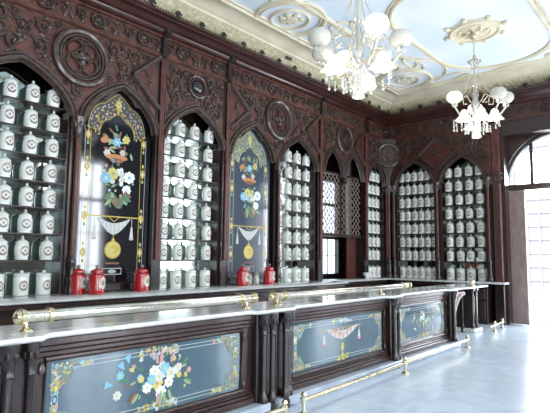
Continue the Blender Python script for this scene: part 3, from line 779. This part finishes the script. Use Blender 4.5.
# ------------------------------------------------------------------ wall counters
def wall_counter(label, loc, rotz, L, D, H=1.0, nd=8):
    t = thing('drawer_counter', label, 'counter', loc, rotz)
    MB().mat('wood_dark').cbox((0.0, -D + .08, 0), (L, -.01, H - .05), .01).build('carcass', None, t, False)
    MB().mat('wood').cbox((0, -D + .03, H - .12), (L, -.02, H - .045), .02).build('edge_moulding', None, t, False)
    w_ = L / nd
    for k in range(nd):
        d = MB().mat('wood').cbox((k * w_ + .05, -D + .055, .60), ((k + 1) * w_ - .05, -D + .082, .84), .008).build('drawer', None, t, False)
        MB().mat('brass').ball(((k + .5) * w_, -D + .04, .72), .022, 8).build('knob', None, d)
        MB().mat('wood').cbox((k * w_ + .05, -D + .055, .10), ((k + 1) * w_ - .05, -D + .082, .55), .008).build('door', None, t, False)
    return t
wall_counter('long dark mahogany wall counter below the painted panels, drawers along its front', (-1.0, 6.98, 0), 0, 10.5, .78, 1.025, nd=12)
tag(MB().cbox((-1.05, 6.16, .980), (9.52, 7.28, 1.02), .012).build('marble_worktop', 'marble'), 'long white marble worktop on the wall counter carrying the jars', 'worktop')
wall_counter('short dark mahogany wall counter below the lattice recess and corner jar arch', (9.52, 6.98, 0), 0, 2.55, .42, 1.02, nd=3)
tag(MB().cbox((9.54, 6.52, .976), (12.16, 7.28, 1.02), .012).build('marble_worktop', 'marble'), 'short white marble worktop below the lattice screen, holding the mortar', 'worktop')
wall_counter('dark mahogany wall counter along the end wall under its jar arches', (XF, 6.48, 0), rotE, 2.44, .42, 1.02, nd=3)
def top_L():
    P = [(12.17, 3.60), (12.54, 3.60), (12.54, 4.02), (12.98, 4.02), (12.98, 7.28), (12.17, 7.28)]; q = MB(); n = len(P)
    a = q.add([(*p, .976) for p in P]); b = q.add([(*p, 1.02) for p in P]); q.face([a + k for k in range(n - 1, -1, -1)]); q.face([b + k for k in range(n)])
    for k in range(n): q.face([a + k, a + (k + 1) % n, b + (k + 1) % n, b + k])
    return q
tag(top_L().build('marble_worktop', 'marble', None, False), 'white marble worktop on the end wall counter with a projecting right end', 'worktop')

# ------------------------------------------------------------------ jars
def make_jar(kind):
    t = bpy.data.objects.new('apothecary_jar', None); C.objects.link(t); t.empty_display_size = .05
    if kind == 'shelf':
        R, H = .092, .19
        b = MB().mat('porcelain'); b.lathe([(.075, 0), (.084, .004), (.086, .015), (.078, .025), (R * .97, .04), (R, .12), (R * .98, .165), (R * .9, .185), (.075, .195)], n=18); b.build('body', None, t)
        b = MB().mat('porcelain'); b.lathe([(.083, .195), (.088, .200), (.086, .208), (.070, .222), (.044, .238), (.020, .250), (.013, .256)], n=18); l = b.build('lid', None, t)
        b = MB().mat('porcelain'); b.lathe([(.010, .254), (.021, .268), (.017, .280), (.004, .292)], n=10); b.build('finial', None, l)
        zc, rh, aw = .112, .062, .66
    else:
        R, H = .098, .22
        b = MB().mat('porcelain'); b.lathe([(.094, 0), (R, .006), (R, .21), (.094, .222), (.08, .226)], n=20); b.build('body', None, t)
        b = MB().mat('porcelain'); b.lathe([(.096, .226), (.100, .230), (.100, .244), (.085, .254), (.02, .262)], n=20); l = b.build('lid', None, t)
        b = MB().mat('porcelain'); b.lathe([(.012, .260), (.026, .274), (.022, .288), (.004, .294)], n=10); b.build('knob', None, l)
        zc, rh, aw = .115, .062, .60
    lb = MB()
    def patch(s, off, m):
        lb.mat(m); n = 14
        ctr = lb.add([(0, -(R + off), zc)]); ringv = lb.add([((R + off) * math.sin(aw * s * math.cos(2 * PI * k / n)), -(R + off) * math.cos(aw * s * math.cos(2 * PI * k / n)), zc + rh * s * math.sin(2 * PI * k / n)) for k in range(n)])
        for k in range(n): lb.face([ctr, ringv + k, ringv + (k + 1) % n])
    patch(1, .002, 'jar_dark'); patch(.60, .0035, 'jar_label'); patch(.26, .005, 'jar_dark')
    lb.build('label', None, t)
    return t
def dup(root):
    r = root.copy(); C.objects.link(r)
    def rec(o, p):
        for ch in list(o.children):
            c = ch.copy(); C.objects.link(c); c.parent = p; rec(ch, c)
    rec(root, r); return r
protos = {'shelf': make_jar('shelf'), 'counter': make_jar('counter')}; used = {'shelf': False, 'counter': False}
ORD = ['first', 'second', 'third', 'fourth', 'fifth', 'sixth', 'seventh', 'eighth']
POS = {4: ['leftmost', 'second', 'third', 'rightmost'], 6: ['leftmost', 'second', 'third', 'fourth', 'fifth', 'rightmost']}
def put(kind, x, y, z, rot, label, group, sc=(1, 1, 1.15)):
    if used[kind]: o = dup(protos[kind])
    else: o = protos[kind]; used[kind] = True
    o.location = (x, y, z); o.scale = sc; o.rotation_euler = (0, 0, rot + random.uniform(-.15, .15)); o['label'] = label; o['category'] = 'jar'; o['group'] = group
    assert 4 <= len(label.split()) <= 16, (len(label.split()), label)
bays = [('long', [2.14, 2.45, 2.75, 3.06], 'leftmost jar bay', 2.52, .73),
        ('long', [5.04, 5.36, 5.68, 6.02], 'bay below black boss', 5.57, .66),
        ('long', [8.08, 8.41, 8.74, 9.07], 'bay beside the lattice', 8.62, .66),
        ('long', [11.74, 11.95, 12.17, 12.39], 'narrow bay by the corner', 12.06, .47),
        ('end', [ue(6.48), ue(6.29), ue(6.10), ue(5.91), ue(5.72), ue(5.53)], 'left end-wall arch', ue(6.03), .56),
        ('end', [ue(5.12), ue(4.85), ue(4.58), ue(4.31)], 'right end-wall arch', ue(4.70), .58)]
zsh = [1.50 + .368 * i for i in range(7)]
for wl, us, nm, uc, a in bays:
    n = len(us)
    for lv in range(-1, 7):
        z = 1.022 if lv < 0 else zsh[lv] + .001
        if lv < 0 and wl == 'end': z = 1.022
        for i, u in enumerate(us):
            if lv == 6 and abs(u - uc) > a * .9: continue
            du = random.uniform(-.012, .012) * (.4 if us[1] - us[0] < .26 and wl == 'long' or n == 6 else 1)
            yy = .165 + random.uniform(-.008, .008)
            X, Y = (u + du, YF + yy) if wl == 'long' else (XF + yy, YF - u - du)
            ps = POS[n][i]
            if lv < 0: lab = 'plain cylindrical white jar, %s on the counter in the %s' % (ps, nm)
            elif lv == 6: lab = 'white porcelain jar, %s place on the top shelf, %s' % (ps, nm)
            else: lab = 'white porcelain jar, %s on the %s shelf up, %s' % (ps, ORD[lv], nm)
            put('counter' if lv < 0 else 'shelf', X, Y, z, 0 if wl == 'long' else rotE, lab, ('counter jars' if lv < 0 else 'shelf jars') + ' in the ' + nm, (.95, .95, 1.15) if n == 6 or us[1] - us[0] < .26 and wl == 'long' else (1.08, 1.08, 1.15) if wl == 'end' else (1, 1, 1.15))

# tiny jars in front, right end-wall arch
tj = None
for k in range(4):
    if tj is None:
        tj = thing('small_jar', 'tiny white jar', 'jar') if False else bpy.data.objects.new('small_jar', None); C.objects.link(tj)
        MB().mat('porcelain').lathe([(.03, 0), (.036, .01), (.036, .07), (.03, .08)], n=12).build('body', None, tj)
        MB().mat('porcelain').lathe([(.032, .08), (.03, .095), (.006, .105)], n=12).build('lid', None, tj); o = tj
    else: o = dup(tj)
    o.location = (XF + .09, ue(0) - (ue(4.70) - .06 + .12 * k) + 0, zsh[0] + .001)
    o['label'] = 'tiny white pot, %s of four in front on the right end-wall arch bottom shelf' % POS[4][k]; o['category'] = 'jar'; o['group'] = 'tiny pots in the right end-wall arch'

# ruby jars
def ruby(x, y, lab, first=[None]):
    if first[0] is None:
        t = bpy.data.objects.new('ruby_jar', None); C.objects.link(t); first[0] = t
        MB().mat('red_glass').lathe([(.108, 0), (.116, .008), (.116, .25), (.108, .275), (.075, .29), (.075, .30)], n=20).build('body', None, t)
        l = MB().mat('red_glass').lathe([(.092, .30), (.098, .31), (.094, .33), (.06, .35), (.015, .365)], n=20).build('lid', None, t)
        MB().mat('jar_dark').lathe([(.012, .363), (.03, .38), (.024, .402), (.004, .412)], n=10).build('knob', None, l)
        b = MB(); 
        for s_, off, m in ((1, .002, 'gilt'), (.8, .0035, 'jar_label'), (.45, .005, 'jar_dark')):
            b.mat(m); n = 20; R_ = .116 + off
            c0 = b.add([(0, -R_, .16)]); r0 = b.add([(R_ * math.sin(.62 * s_ * math.cos(2 * PI * k / n)), -R_ * math.cos(.62 * s_ * math.cos(2 * PI * k / n)), .16 + .085 * s_ * math.sin(2 * PI * k / n)) for k in range(n)])
            for k in range(n): b.face([c0, r0 + k, r0 + (k + 1) % n])
        b.build('label', None, t); o = t
    else: o = dup(first[0])
    o.location = (x, y, 1.021); o.rotation_euler = (0, 0, .35); tag(o, lab, 'jar', 'ruby glass jars on the wall counter')
ruby(3.44, 6.82, 'ruby red lidded jar, left one of the pair before the black panel')
ruby(3.61, 6.60, 'ruby red lidded jar with label, right one of the pair before the black panel')
ruby(4.42, 6.70, 'single ruby red jar at the right foot of the black painted panel')
ruby(6.65, 6.70, 'ruby red jar at the left foot of the reflection-tinted grey-blue painted panel')
ruby(7.41, 6.70, 'ruby red jar at the right foot of the reflection-tinted grey-blue painted panel')
for i, x in enumerate((6.93, 7.14)):
    if i == 0:
        g0 = bpy.data.objects.new('glass_jar', None); C.objects.link(g0)
        MB().mat('crystal').lathe([(.05, 0), (.06, .01), (.06, .15), (.045, .18), (.045, .19)], n=14).build('body', None, g0)
        MB().mat('jar_dark').lathe([(.05, .19), (.05, .22), (.02, .235)], n=14).build('stopper', None, g0); o = g0
    else: o = dup(g0)
    o.location = (x, 6.80, 1.021); tag(o, 'small clear glass jar with dark stopper, %s one between the ruby jars' % ('left' if i == 0 else 'right'), 'jar', 'clear jars before the grey-blue panel')
# mortar
mo = MB().mat('porcelain').lathe([(.05, 0), (.055, .012), (.035, .03), (.04, .045), (.085, .09), (.108, .16), (.100, .16), (.07, .09), (.02, .06), (.001, .058)], n=20).build('mortar', None, None, True, (11.15, 6.66, 1.021))
tag(mo, 'small white mortar bowl standing on the counter below the lattice screen', 'bowl')

# ------------------------------------------------------------------ front counters
FY = 3.60   # front face of the counter panels
def top_slab(x0, x1, bulges, z0=.995, z1=1.032, yb=4.15, yf=3.54, bd=.09):
    """marble slab with rounded bulges over the columns"""
    n = max(20, int((x1 - x0) / .04)); pts = []
    for k in range(n + 1):
        x = x0 + (x1 - x0) * k / n; off = 0
        for b, hw in bulges:
            t = abs(x - b) / hw
            if t < 1: off = max(off, bd * (1 if t < .6 else .5 + .5 * math.cos(PI * (t - .6) / .4)))
        pts.append((x, yf - off))
    s_ = MB(); c = .014; rows = []
    for z, d in ((z0, c), (z0 + c, 0), (z1 - c, 0), (z1, c)):
        rows.append(s_.add([(p[0], p[1] + d, z) for p in pts])); 
    N = n + 1
    for a, b in zip(rows, rows[1:]):
        for k in range(n): s_.face([a + k, a + k + 1, b + k + 1, b + k])
    bb = s_.add([(p[0], yb, z1) for p in pts]); b0 = s_.add([(p[0], yb, z0) for p in pts])
    for k in range(n):
        s_.face([rows[3] + k, rows[3] + k + 1, bb + k + 1, bb + k]); s_.face([rows[0] + k, b0 + k, b0 + k + 1, rows[0] + k + 1]); s_.face([bb + k, bb + k + 1, b0 + k + 1, b0 + k])
    for k in (0, n): s_.face([r + k for r in rows] + [bb + k, b0 + k])
    return s_

def ccol(parent, x, y, h=.993, sc=1.0):
    c = MB().mat('wood_dark')
    c.lathe([(.075 * sc, 0), (.075 * sc, .08), (.055 * sc, .10), (.062 * sc, .14), (.040 * sc, .18), (.034 * sc, .22), (.034 * sc, h - .22), (.045 * sc, h - .21), (.036 * sc, h - .18), (.044 * sc, h - .14), (.075 * sc, h - .04), (.08 * sc, h)], (x, y, 0), 14)
    for j in range(6):
        a = 2 * PI * j / 6; c.ball((x + .055 * sc * math.cos(a), y + .055 * sc * math.sin(a), h - .08), .022, 6, (1, 1, 1.6))
    return c.build('colonnette', None, parent)

def counter_panel(parent, x0, x1, z0, z1, kind):
    xc = (x0 + x1) / 2; zc = (z0 + z1) / 2
    y = FY
    fr = MB().mat('wood'); B = .09
    fr.tube([(x0 - .02, y - .008, z0 - .02), (x1 + .02, y - .008, z0 - .02), (x1 + .02, y - .008, z1 + .02), (x0 - .02, y - .008, z1 + .02)], .022, 8, closed=True)
    fr.mat('moulding')
    for xx, s_ in ((x0 - .045, 1), (x1 + .045, -1)):
        for zz in (z0 + .04, z1 - .04): fr.ball((xx, y - .015, zz), .035, 8, (.8, .5, 1.3))
    fr.build('panel_moulding', None, parent)
    g = MB().box((x0, y, z0), (x1, y + .01, z1)).build('painted_glass', 'counter_glass', parent, False)
    p = Paint(y)
    for i_ in (.045, .085):
        p.path([(x0 + i_, z0 + i_ * .8), (x1 - i_, z0 + i_ * .8), (x1 - i_, z1 - i_ * .8), (x0 + i_, z1 - i_ * .8), (x0 + i_, z0 + i_ * .8)], .006, 'silver')
    cols = ['gold', 'yellow', 'lime', 'pink', 'white', 'sky', 'silver', 'pink', 'green', 'orange']
    for sx in (1, -1):
        for sz in (1, -1):
            X = x0 + .03 if sx > 0 else x1 - .03; Z = z0 + .025 if sz > 0 else z1 - .025
            p.shape([(X, Z), (X + sx * .20, Z), (X + sx * .18, Z + sz * .06), (X + sx * .13, Z + sz * .15), (X + sx * .06, Z + sz * .17), (X, Z + sz * .22)], 'sage')
            for k in range(60):
                u_ = random.random() ** 1.2; v_ = random.random() ** 1.2
                if u_ + v_ > 1.3: continue
                p.ell(X + sx * .20 * u_, Z + sz * .19 * v_, random.uniform(.008, .018), random.uniform(.005, .01), random.choice(cols), random.uniform(0, PI), 6)
            p.ornament(X + sx * .27, Z + sz * .02, .06, .012, 8)
        X = x0 + .065 if sx > 0 else x1 - .065
        p.ornament(X, zc, .018, (z1 - z0) * .22, 22); p.ell(X, zc, .02, .035, 'dark'); p.ell(X, zc, .012, .02, 'sky')
    if kind == 'bouquet':
        for zz in (z0 + .05, z1 - .05): p.ornament(xc, zz, .20, .028, 40, ('gold', 'white', 'pink', 'lime', 'silver'))
        bouquet(p, xc, zc, .21, 1.75, 21)
        for dx, dz, r, c in ((-.05, .06, .07, 'blue'), (.06, .07, .07, 'sky'), (-.02, -.04, .075, 'yellow'), (.12, .02, .07, 'white'), (-.12, -.06, .06, 'blue'), (.02, -.12, .07, 'blue'), (.10, -.05, .06, 'blue'), (-.08, .0, .06, 'sky'), (.20, .06, .05, 'white'), (-.38, .08, .05, 'sky'), (-.40, -.07, .05, 'white'), (.0, .01, .06, 'white'), (.32, .02, .035, 'pink')):
            p.flower(xc + dx, zc + dz, r * .78, c, 'yellow' if c != 'yellow' else 'orange', 7)
        for k in range(16): 
            a = random.uniform(0, 2 * PI); p.leafp(xc + .30 * math.cos(a), zc + .12 * math.sin(a), .10, a, random.choice(['lime', 'pink', 'brown', 'green']))
        for (dx, dz, a) in ((-.34, .12, 2.2), (-.44, .02, 3.0), (-.30, .16, 1.8)): p.shape([(xc + dx, zc + dz), (xc + dx + .08 * math.cos(a - .4), zc + dz + .08 * math.sin(a - .4)), (xc + dx + .08 * math.cos(a + .4), zc + dz + .08 * math.sin(a + .4))], 'sky')
    elif kind == 'swag':
        p.ornament(xc, z1 - .05, .22, .025, 40, ('gold', 'white', 'sky', 'blue', 'silver')); p.ornament(xc, z0 + .05, .14, .03, 30, ('gold', 'yellow', 'lime'))
        p.line(xc - .55, zc + .14, xc + .45, zc + .14, .008, 'gold'); swag(p, xc, zc + .15, .36, .14, 'pink', 'white')
        p.ornament(xc, zc + .09, .2, .03, 40, ('pink', 'white', 'lime', 'orange'))
        p.line(xc, zc + .04, xc, zc - .06, .006, 'gold'); p.ell(xc, zc - .10, .035, .055, 'yellow', 0, 16); p.ell(xc, zc - .10, .02, .035, 'gold', 0, 16)
        p.shape([(xc - .03, z0 + .06), (xc + .03, z0 + .06), (xc, z0 + .14)], 'yellow')
    else:
        bouquet(p, xc, zc, .16, 1.6, 33)
        p.line(xc - .5, zc + .13, xc + .5, zc + .13, .006, 'gold'); p.ornament(xc, z0 + .06, .2, .03, 24)
        for k in range(20): p.leafp(xc + random.uniform(-.4, .4), zc + random.uniform(-.12, .12), .08, random.uniform(0, 6.3), random.choice(['green', 'lime', 'white']))
    p.b.build('painting', None, g, False)

def rail_run(parent, x0, x1, y, z, feet, ends, r=.044):
    o = MB().mat('steel'); o.tube([(x0, y, z), (x1, y, z)], r, 14); o = o.build('rail', None, parent)
    for e in ends:
        b = MB().mat('brass')
        dd = 1 if e < (x0 + x1) / 2 else -1
        for k, (rr, dx) in enumerate(((.056, -.02), (.064, .0), (.056, .02), (.046, .10), (.046, .16), (.062, .20), (.056, .22))):
            b.tube([(e + dd * dx - .008, y, z), (e + dd * dx + .008, y, z)], rr, 14)
        b.tube([(e, y, z), (e + dd * .22, y, z)], .040, 12); b.ball((e - dd * .02, y, z), .048, 12, (.7, 1, 1))
        b.build('end_collar', None, o)
    for fx in feet:
        c = MB().mat('brass').lathe([(.055, 0), (.05, .012), (.025, .025), (.016, .04), (.018, z - 1.032 - .03)], (fx, y, 1.032), 12); c.ball((fx, y, z), .046, 12, (.5, 1, 1)); c.build('rail_foot', None, o)

def shop_counter(label, x0, x1, panels, cols, bulges, railspec, piers=()):
    t = thing('shop_counter', label, 'counter')
    MB().mat('wood_dark').cbox((x0, FY + .012, .10), (x1, 4.10, .993), .01).build('carcass', None, t, False)
    pl = MB().mat('plinth').cbox((x0, FY - .17, 0), (x1, 4.12, .10), .015).build('plinth', None, t, False)
    b = MB()
    # base mouldings and top rail, stiles
    for z_a, z_b, d in ((.10, .16, .06), (.16, .19, .04), (.19, .215, .02), (.86, .90, .02), (.90, .94, .035), (.94, .993, .05)):
        b.mat('wood').cbox((x0, FY - d, z_a), (x1, FY + .011, z_b), .008)
    b.mat('wood')
    xs = [x0] + [v for p in panels for v in p[:2]] + [x1]
    for a, c in zip(xs[::2], xs[1::2]): b.box((a, FY - .001, .215), (c, FY + .011, .86))
    b.mat('wood')
    for a, c, *_ in panels:
        b.box((a, FY - .001, .215), (c, FY + .011, .265)); b.box((a, FY - .001, .82), (c, FY + .011, .86))
    b.build('front_frame', None, t, False)
    for a, c, k in panels: counter_panel(t, a, c, .265, .82, k)
    for x, y, s_ in cols: ccol(t, x, y, sc=s_)
    for p in piers: MB().mat('wood_dark').cbox((p[0], 3.52, .10), (p[1], FY + .012, .993), .01).build('pier', None, t, False)
    top_slab(x0 - .01, x1 + .01, bulges).build('marble_top', 'marble', t)
    for r_ in railspec: rail_run(t, *r_)
    return t
cA = shop_counter('nearest shop counter with flower painted glass front, marble top and thick rail', 1.22, 3.96,
    [(1.62, 3.55, 'bouquet')], [(1.32, 3.50, .9), (1.46, 3.50, .7), (3.80, 3.50, .95), (3.89, 3.46, .8)], [(1.35, .26), (3.85, .22)],
    [(1.46, 3.90, 3.76, 1.135, (1.52, 3.80), (1.48, 3.90))], [(1.24, 1.52), (3.72, 3.95)])
cB = shop_counter('longer far shop counter with swag painted glass front, marble top and rail', 3.99, 8.98,
    [(4.38, 6.42, 'swag'), (6.96, 8.66, 'leaf')], [(4.10, 3.46, .8), (4.20, 3.50, .9), (6.62, 3.50, .95), (6.74, 3.50, .7), (8.86, 3.50, .95)], [(4.14, .22), (6.68, .22), (8.86, .22)],
    [(4.24, 7.55, 3.76, 1.13, (4.30, 6.7), (4.22, 7.6))], [(4.02, 4.26), (6.55, 6.82), (8.76, 8.96)])
# open bracket at the far end, carrying the marble overhang
br = MB().mat('leafwood')  # pale wood colour stands for the bright light behind the bracket
cx, cz, R_ = 9.62, .18, .62
br.tube([(9.02 + .60 * (1 - math.cos(a)), 3.60, .20 + .70 * math.sin(a)) for a in [PI / 2 * k / 12 for k in range(13)]], .034, 6)
br.tube([(9.02, 3.60, .92), (9.62, 3.60, .92)], .025, 6); br.tube([(9.02, 3.6, .2), (9.02, 3.6, .92)], .02, 6)
for (x, z, r) in ((9.14, .74, .085), (9.27, .85, .05), (9.09, .55, .045)):
    br.tube([(x + r * math.cos(2 * PI * k / 16), 3.60, z + r * math.sin(2 * PI * k / 16)) for k in range(16)], .018, 6, closed=True)
br.build('openwork_bracket', None, cB)
tag(MB().cbox((9.00, 3.50, .995), (9.70, 4.15, 1.032), .012).build('marble_shelf', 'marble'), 'short marble overhang carried by the openwork bracket at the far counter end', 'shelf')

# small end counter with clustered colonnettes
t = thing('end_counter', 'small marble topped end counter on clustered colonnettes near the doorway', 'counter', (10.9, 4.05, 0))
MB().mat('marble').cbox((-.80, -.35, .955), (.45, .35, 1.0), .012).build('marble_top', None, t, False)
MB().mat('wood_dark').cbox((-.10, -.16, .06), (.30, .20, .955), .01).build('carcass', None, t, False)
MB().mat('marble').cbox((-.18, -.25, 0), (.32, .25, .09), .02).build('plinth', None, t, False)
for dx, dy in ((-.08, -.18), (.10, -.19), (-.13, .02), (-.10, .18)): ccol(t, dx, dy, sc=.75)
# brass fitting lying on it
bt = thing('brass_tap', 'brass fitting lying on the small end counter top', 'fitting', (10.75, 3.85, 1.0), .3)
b = MB().mat('brass').tube([(-.30, 0, .05), (.22, 0, .05)], .035, 10); b.build('tube', None, bt)
MB().mat('brass').lathe([(.06, 0), (.05, .02), (.03, .05), (.04, .09), (.02, .11)], (-.12, 0, 0), 12).build('foot', None, bt)
MB().mat('brass').ball((.26, 0, .06), .055, 12).build('end_ball', None, bt)

# ------------------------------------------------------------------ foot rails
def foot_rail(label, p0, p1, posts, z=.14, r=.024):
    t = thing('foot_rail', label, 'foot rail', (0, 0, 0))
    MB().mat('brass').tube([(*p0, z), (*p1, z)], r, 12).build('bar', None, t)
    for (x, y) in posts:
        MB().mat('brass').lathe([(.055, 0), (.055, .012), (.03, .025), (.018, .04), (.018, z - .03), (.034, z - .02), (.036, z + .02), (.022, z + .035), (.032, z + .055), (.02, z + .08), (.004, z + .085)], (x, y, 0), 12).build('post', None, t)
    return t
foot_rail('brass foot rail on the floor before the nearest counter', (1.4, 3.13), (3.72, 3.13), [(1.5, 3.13), (2.6, 3.13), (3.70, 3.13)])
foot_rail('long brass foot rail on the floor along the far counter', (4.02, 3.16), (8.95, 3.30), [(4.04, 3.16), (6.38, 3.22), (8.93, 3.30)])
foot_rail('short brass foot rail by the small end counter near the doorway', (10.9, 3.55), (12.0, 3.62), [(11.3, 3.575), (11.98, 3.62)])

# ------------------------------------------------------------------ chandeliers
def chandelier(label, x, y, zb, angs, lit, droop):
    t = thing('chandelier', label, 'chandelier', (x, y, 0))
    hub = zb + .62; top = CEIL - .04
    MB().mat('gilt').tube([(0, 0, hub + .1), (0, 0, top - .09)], .016, 8).lathe([(.05, 0), (.07, .03), (.05, .09), (.02, .12)], (0, 0, top - .16), 12).build('rod', None, t)
    MB().mat('crystal').lathe([(.02, 0), (.05, .04), (.03, .08), (.11, .14), (.13, .17), (.05, .18), (.03, .28)], (0, 0, zb + 1.44), 16).build('crown', None, t)
    MB().mat('crystal').lathe([(.01, 0), (.04, .03), (.025, .08), (.07, .16), (.10, .24), (.05, .30), (.035, .36), (.07, .44), (.085, .54), (.05, .64), (.07, .72), (.04, .80), (.03, .84), (.055, .88), (.02, .95)], (0, 0, zb + .22), 16).build('body', None, t)
    R = .52
    for k, a in enumerate(angs):
        a = math.radians(a); ca, sa = math.cos(a), math.sin(a)
        P = []
        for (r, z) in ((.08, .60), (.18, .50), (.30, .46), (.42, .52), (.50, .62), (R, .66)): P.append((r * ca, r * sa, zb + z))
        ar = MB().mat('gilt').tube(P, .016, 8)
        ar.tube([(r * ca, r * sa, zb + z) for r, z in ((.12, .78), (.22, .90), (.32, .84), (.30, .72), (.22, .74))], .010, 6)
        ar.mat('crystal').lathe([(.03, -.02), (.06, .01), (.05, .04), (.03, .06)], (R * ca, R * sa, zb + .66), 12)
        arm = ar.build('arm', None, t)
        up = [(.040, .72), (.10, .74), (.138, .785), (.145, .835), (.125, .885), (.095, .91), (.09, .905), (.115, .87), (.13, .83)]
        MB().mat('opal_lit' if k in lit else 'opal').lathe([(r, z) for r, z in up], (R * ca, R * sa, zb), 18).build('glass_shade', None, arm)
        # stay from crown to arm
        MB().mat('gilt').tube([(.03 * ca, .03 * sa, zb + 1.72), (.10 * ca, .10 * sa, zb + 1.35), (.24 * ca, .24 * sa, zb + 1.0), (.46 * ca, .46 * sa, zb + .72)], .007, 6).build('stay', None, t)
    for a in droop:      # drooping ruffled shades
        a = math.radians(a); ca, sa = math.cos(a), math.sin(a); r = .38
        s_ = MB().mat('opal_lit'); n_ = 24; rows = []
        for rr, z in ((.03, .58), (.06, .55), (.08, .48), (.10, .43), (.14, .38)):
            rows.append(s_.add([(r * ca + rr * (1 + (.22 * math.cos(6 * 2 * PI * j / n_) if rr > .09 else 0)) * math.cos(2 * PI * j / n_), r * sa + rr * (1 + (.22 * math.cos(6 * 2 * PI * j / n_) if rr > .09 else 0)) * math.sin(2 * PI * j / n_), zb + z) for j in range(n_)]))
        for p, q in zip(rows, rows[1:]):
            for j in range(n_): s_.face([p + j, p + (j + 1) % n_, q + (j + 1) % n_, q + j])
        s_.build('drooping_shade', None, t)
    s_ = MB().mat('opal_lit' if zb > 3.6 else 'crystal').lathe([(.03, .22), (.045, .16), (.06, .08), (.085, .02), (.08, .0), (.05, .06)], (0, 0, zb + .12), 14); s_.build('bottom_shade', None, t)
    # crystal drops
    d = MB().mat('crystal')
    for k in range(36):
        a = 2 * PI * k / 18; r = .20 if k < 18 else .40; z = zb + (.38 if k < 18 else .46)
        for j in range(3): d.ball((r * math.cos(a), r * math.sin(a), z - .05 * j - .03 * (k % 3)), .014 + .004 * (j == 2), 6, (1, 1, 1.6))
    d.build('crystal_drops', None, t)['kind'] = 'stuff'
    return t
chandelier('nearer large crystal and opal glass chandelier at top centre', 5.1, 3.15, 3.45, (148, -124, -64, -4, 51, 95), (1, 4), (162, 20, -100))
chandelier('farther crystal chandelier with opal shades below the scalloped ceiling rosette', 9.28, 3.15, 3.74, (155, -113, -75, 20), (0, 3), (167, -147, -105, 30))

# tiny bracket lamps fixed on the cornice
for i, (x, y, z, lab) in enumerate(((7.55, 6.42, 5.72, 'small dark spotlight on the cornice crest left of the near chandelier'), (10.62, 6.42, 5.72, 'small dark spotlight on the cornice crest below the near chandelier'))):
    t = thing('spotlight', lab, 'spotlight', (x, y, 5.60))
    MB().mat('iron').tube([(0, 0, 0), (0, -.05, .10)], .012, 6).build('stem', None, t)
    MB().mat('wood_dark').tube([(-.07, -.05, .12), (.07, -.08, .11)], .035, 10).build('lamp_head', None, t)

# ------------------------------------------------------------------ lights and world
W = bpy.data.worlds.new('World'); bpy.context.scene.world = W; W.use_nodes = True
nt = W.node_tree; bg = nt.nodes['Background']
bg.inputs['Color'].default_value = (0.80, 0.90, 1.0, 1); bg.inputs['Strength'].default_value = 2.6
def area(name, loc, rot, sx, sy, e, col):
    l = bpy.data.lights.new(name, 'AREA'); l.shape = 'RECTANGLE'; l.size = sx; l.size_y = sy; l.energy = e; l.color = col
    o = bpy.data.objects.new(name, l); C.objects.link(o); o.location = loc; o.rotation_euler = rot; return o
for i, (cx, wd) in enumerate(DX):
    area('daylight', (cx, -1.35, 2.35), (PI / 2, 0, 0), wd, 4.5, 150, (.86, .93, 1.0))
area('daylight_door', (13.6, 2.55, 2.2), (0, PI / 2, 0), 4.2, 2.2, 260, (.88, .94, 1.0))
sun = bpy.data.lights.new('sun', 'SUN'); sun.energy = 1.6; sun.angle = .02; so = bpy.data.objects.new('sun', sun); C.objects.link(so)
so.rotation_euler = Vector((.75, .25, -.60)).to_track_quat('-Z', 'Y').to_euler()
for x, z in ((5.1, 4.3), (9.28, 4.6), (1.0, 4.3)):  # soft fill points under the chandeliers, the last without a fixture
    l = bpy.data.lights.new('soft_fill', 'POINT'); l.energy = 40; l.shadow_soft_size = .5; l.color = (1, .93, .82)
    o = bpy.data.objects.new('soft_fill', l); C.objects.link(o); o.location = (x, 3.15, z - .9)

# ------------------------------------------------------------------ camera
fpx, yaw, pitch, roll = 487.82, .846, .0999, .01079
cy, sy = math.cos(yaw), math.sin(yaw)
F = Vector((sy * math.cos(pitch), cy * math.cos(pitch), math.sin(pitch)))
Rv = Vector((cy, -sy, 0)); U = Rv.cross(F)
c_, s_ = math.cos(roll), math.sin(roll)
R2 = c_ * Rv + s_ * U; U2 = -s_ * Rv + c_ * U
cam = bpy.data.cameras.new('camera'); co = bpy.data.objects.new('camera', cam); C.objects.link(co)
mw = Matrix(((R2.x, U2.x, -F.x, 0), (R2.y, U2.y, -F.y, 0), (R2.z, U2.z, -F.z, 1.6), (0, 0, 0, 1)))
co.matrix_world = mw
cam.sensor_width = 36; cam.lens = 36 * fpx / 550; cam.clip_start = .05
bpy.context.scene.camera = co
vs = bpy.context.scene.view_settings
vs.view_transform = 'Standard'; vs.look = 'None'; vs.exposure = 0.35
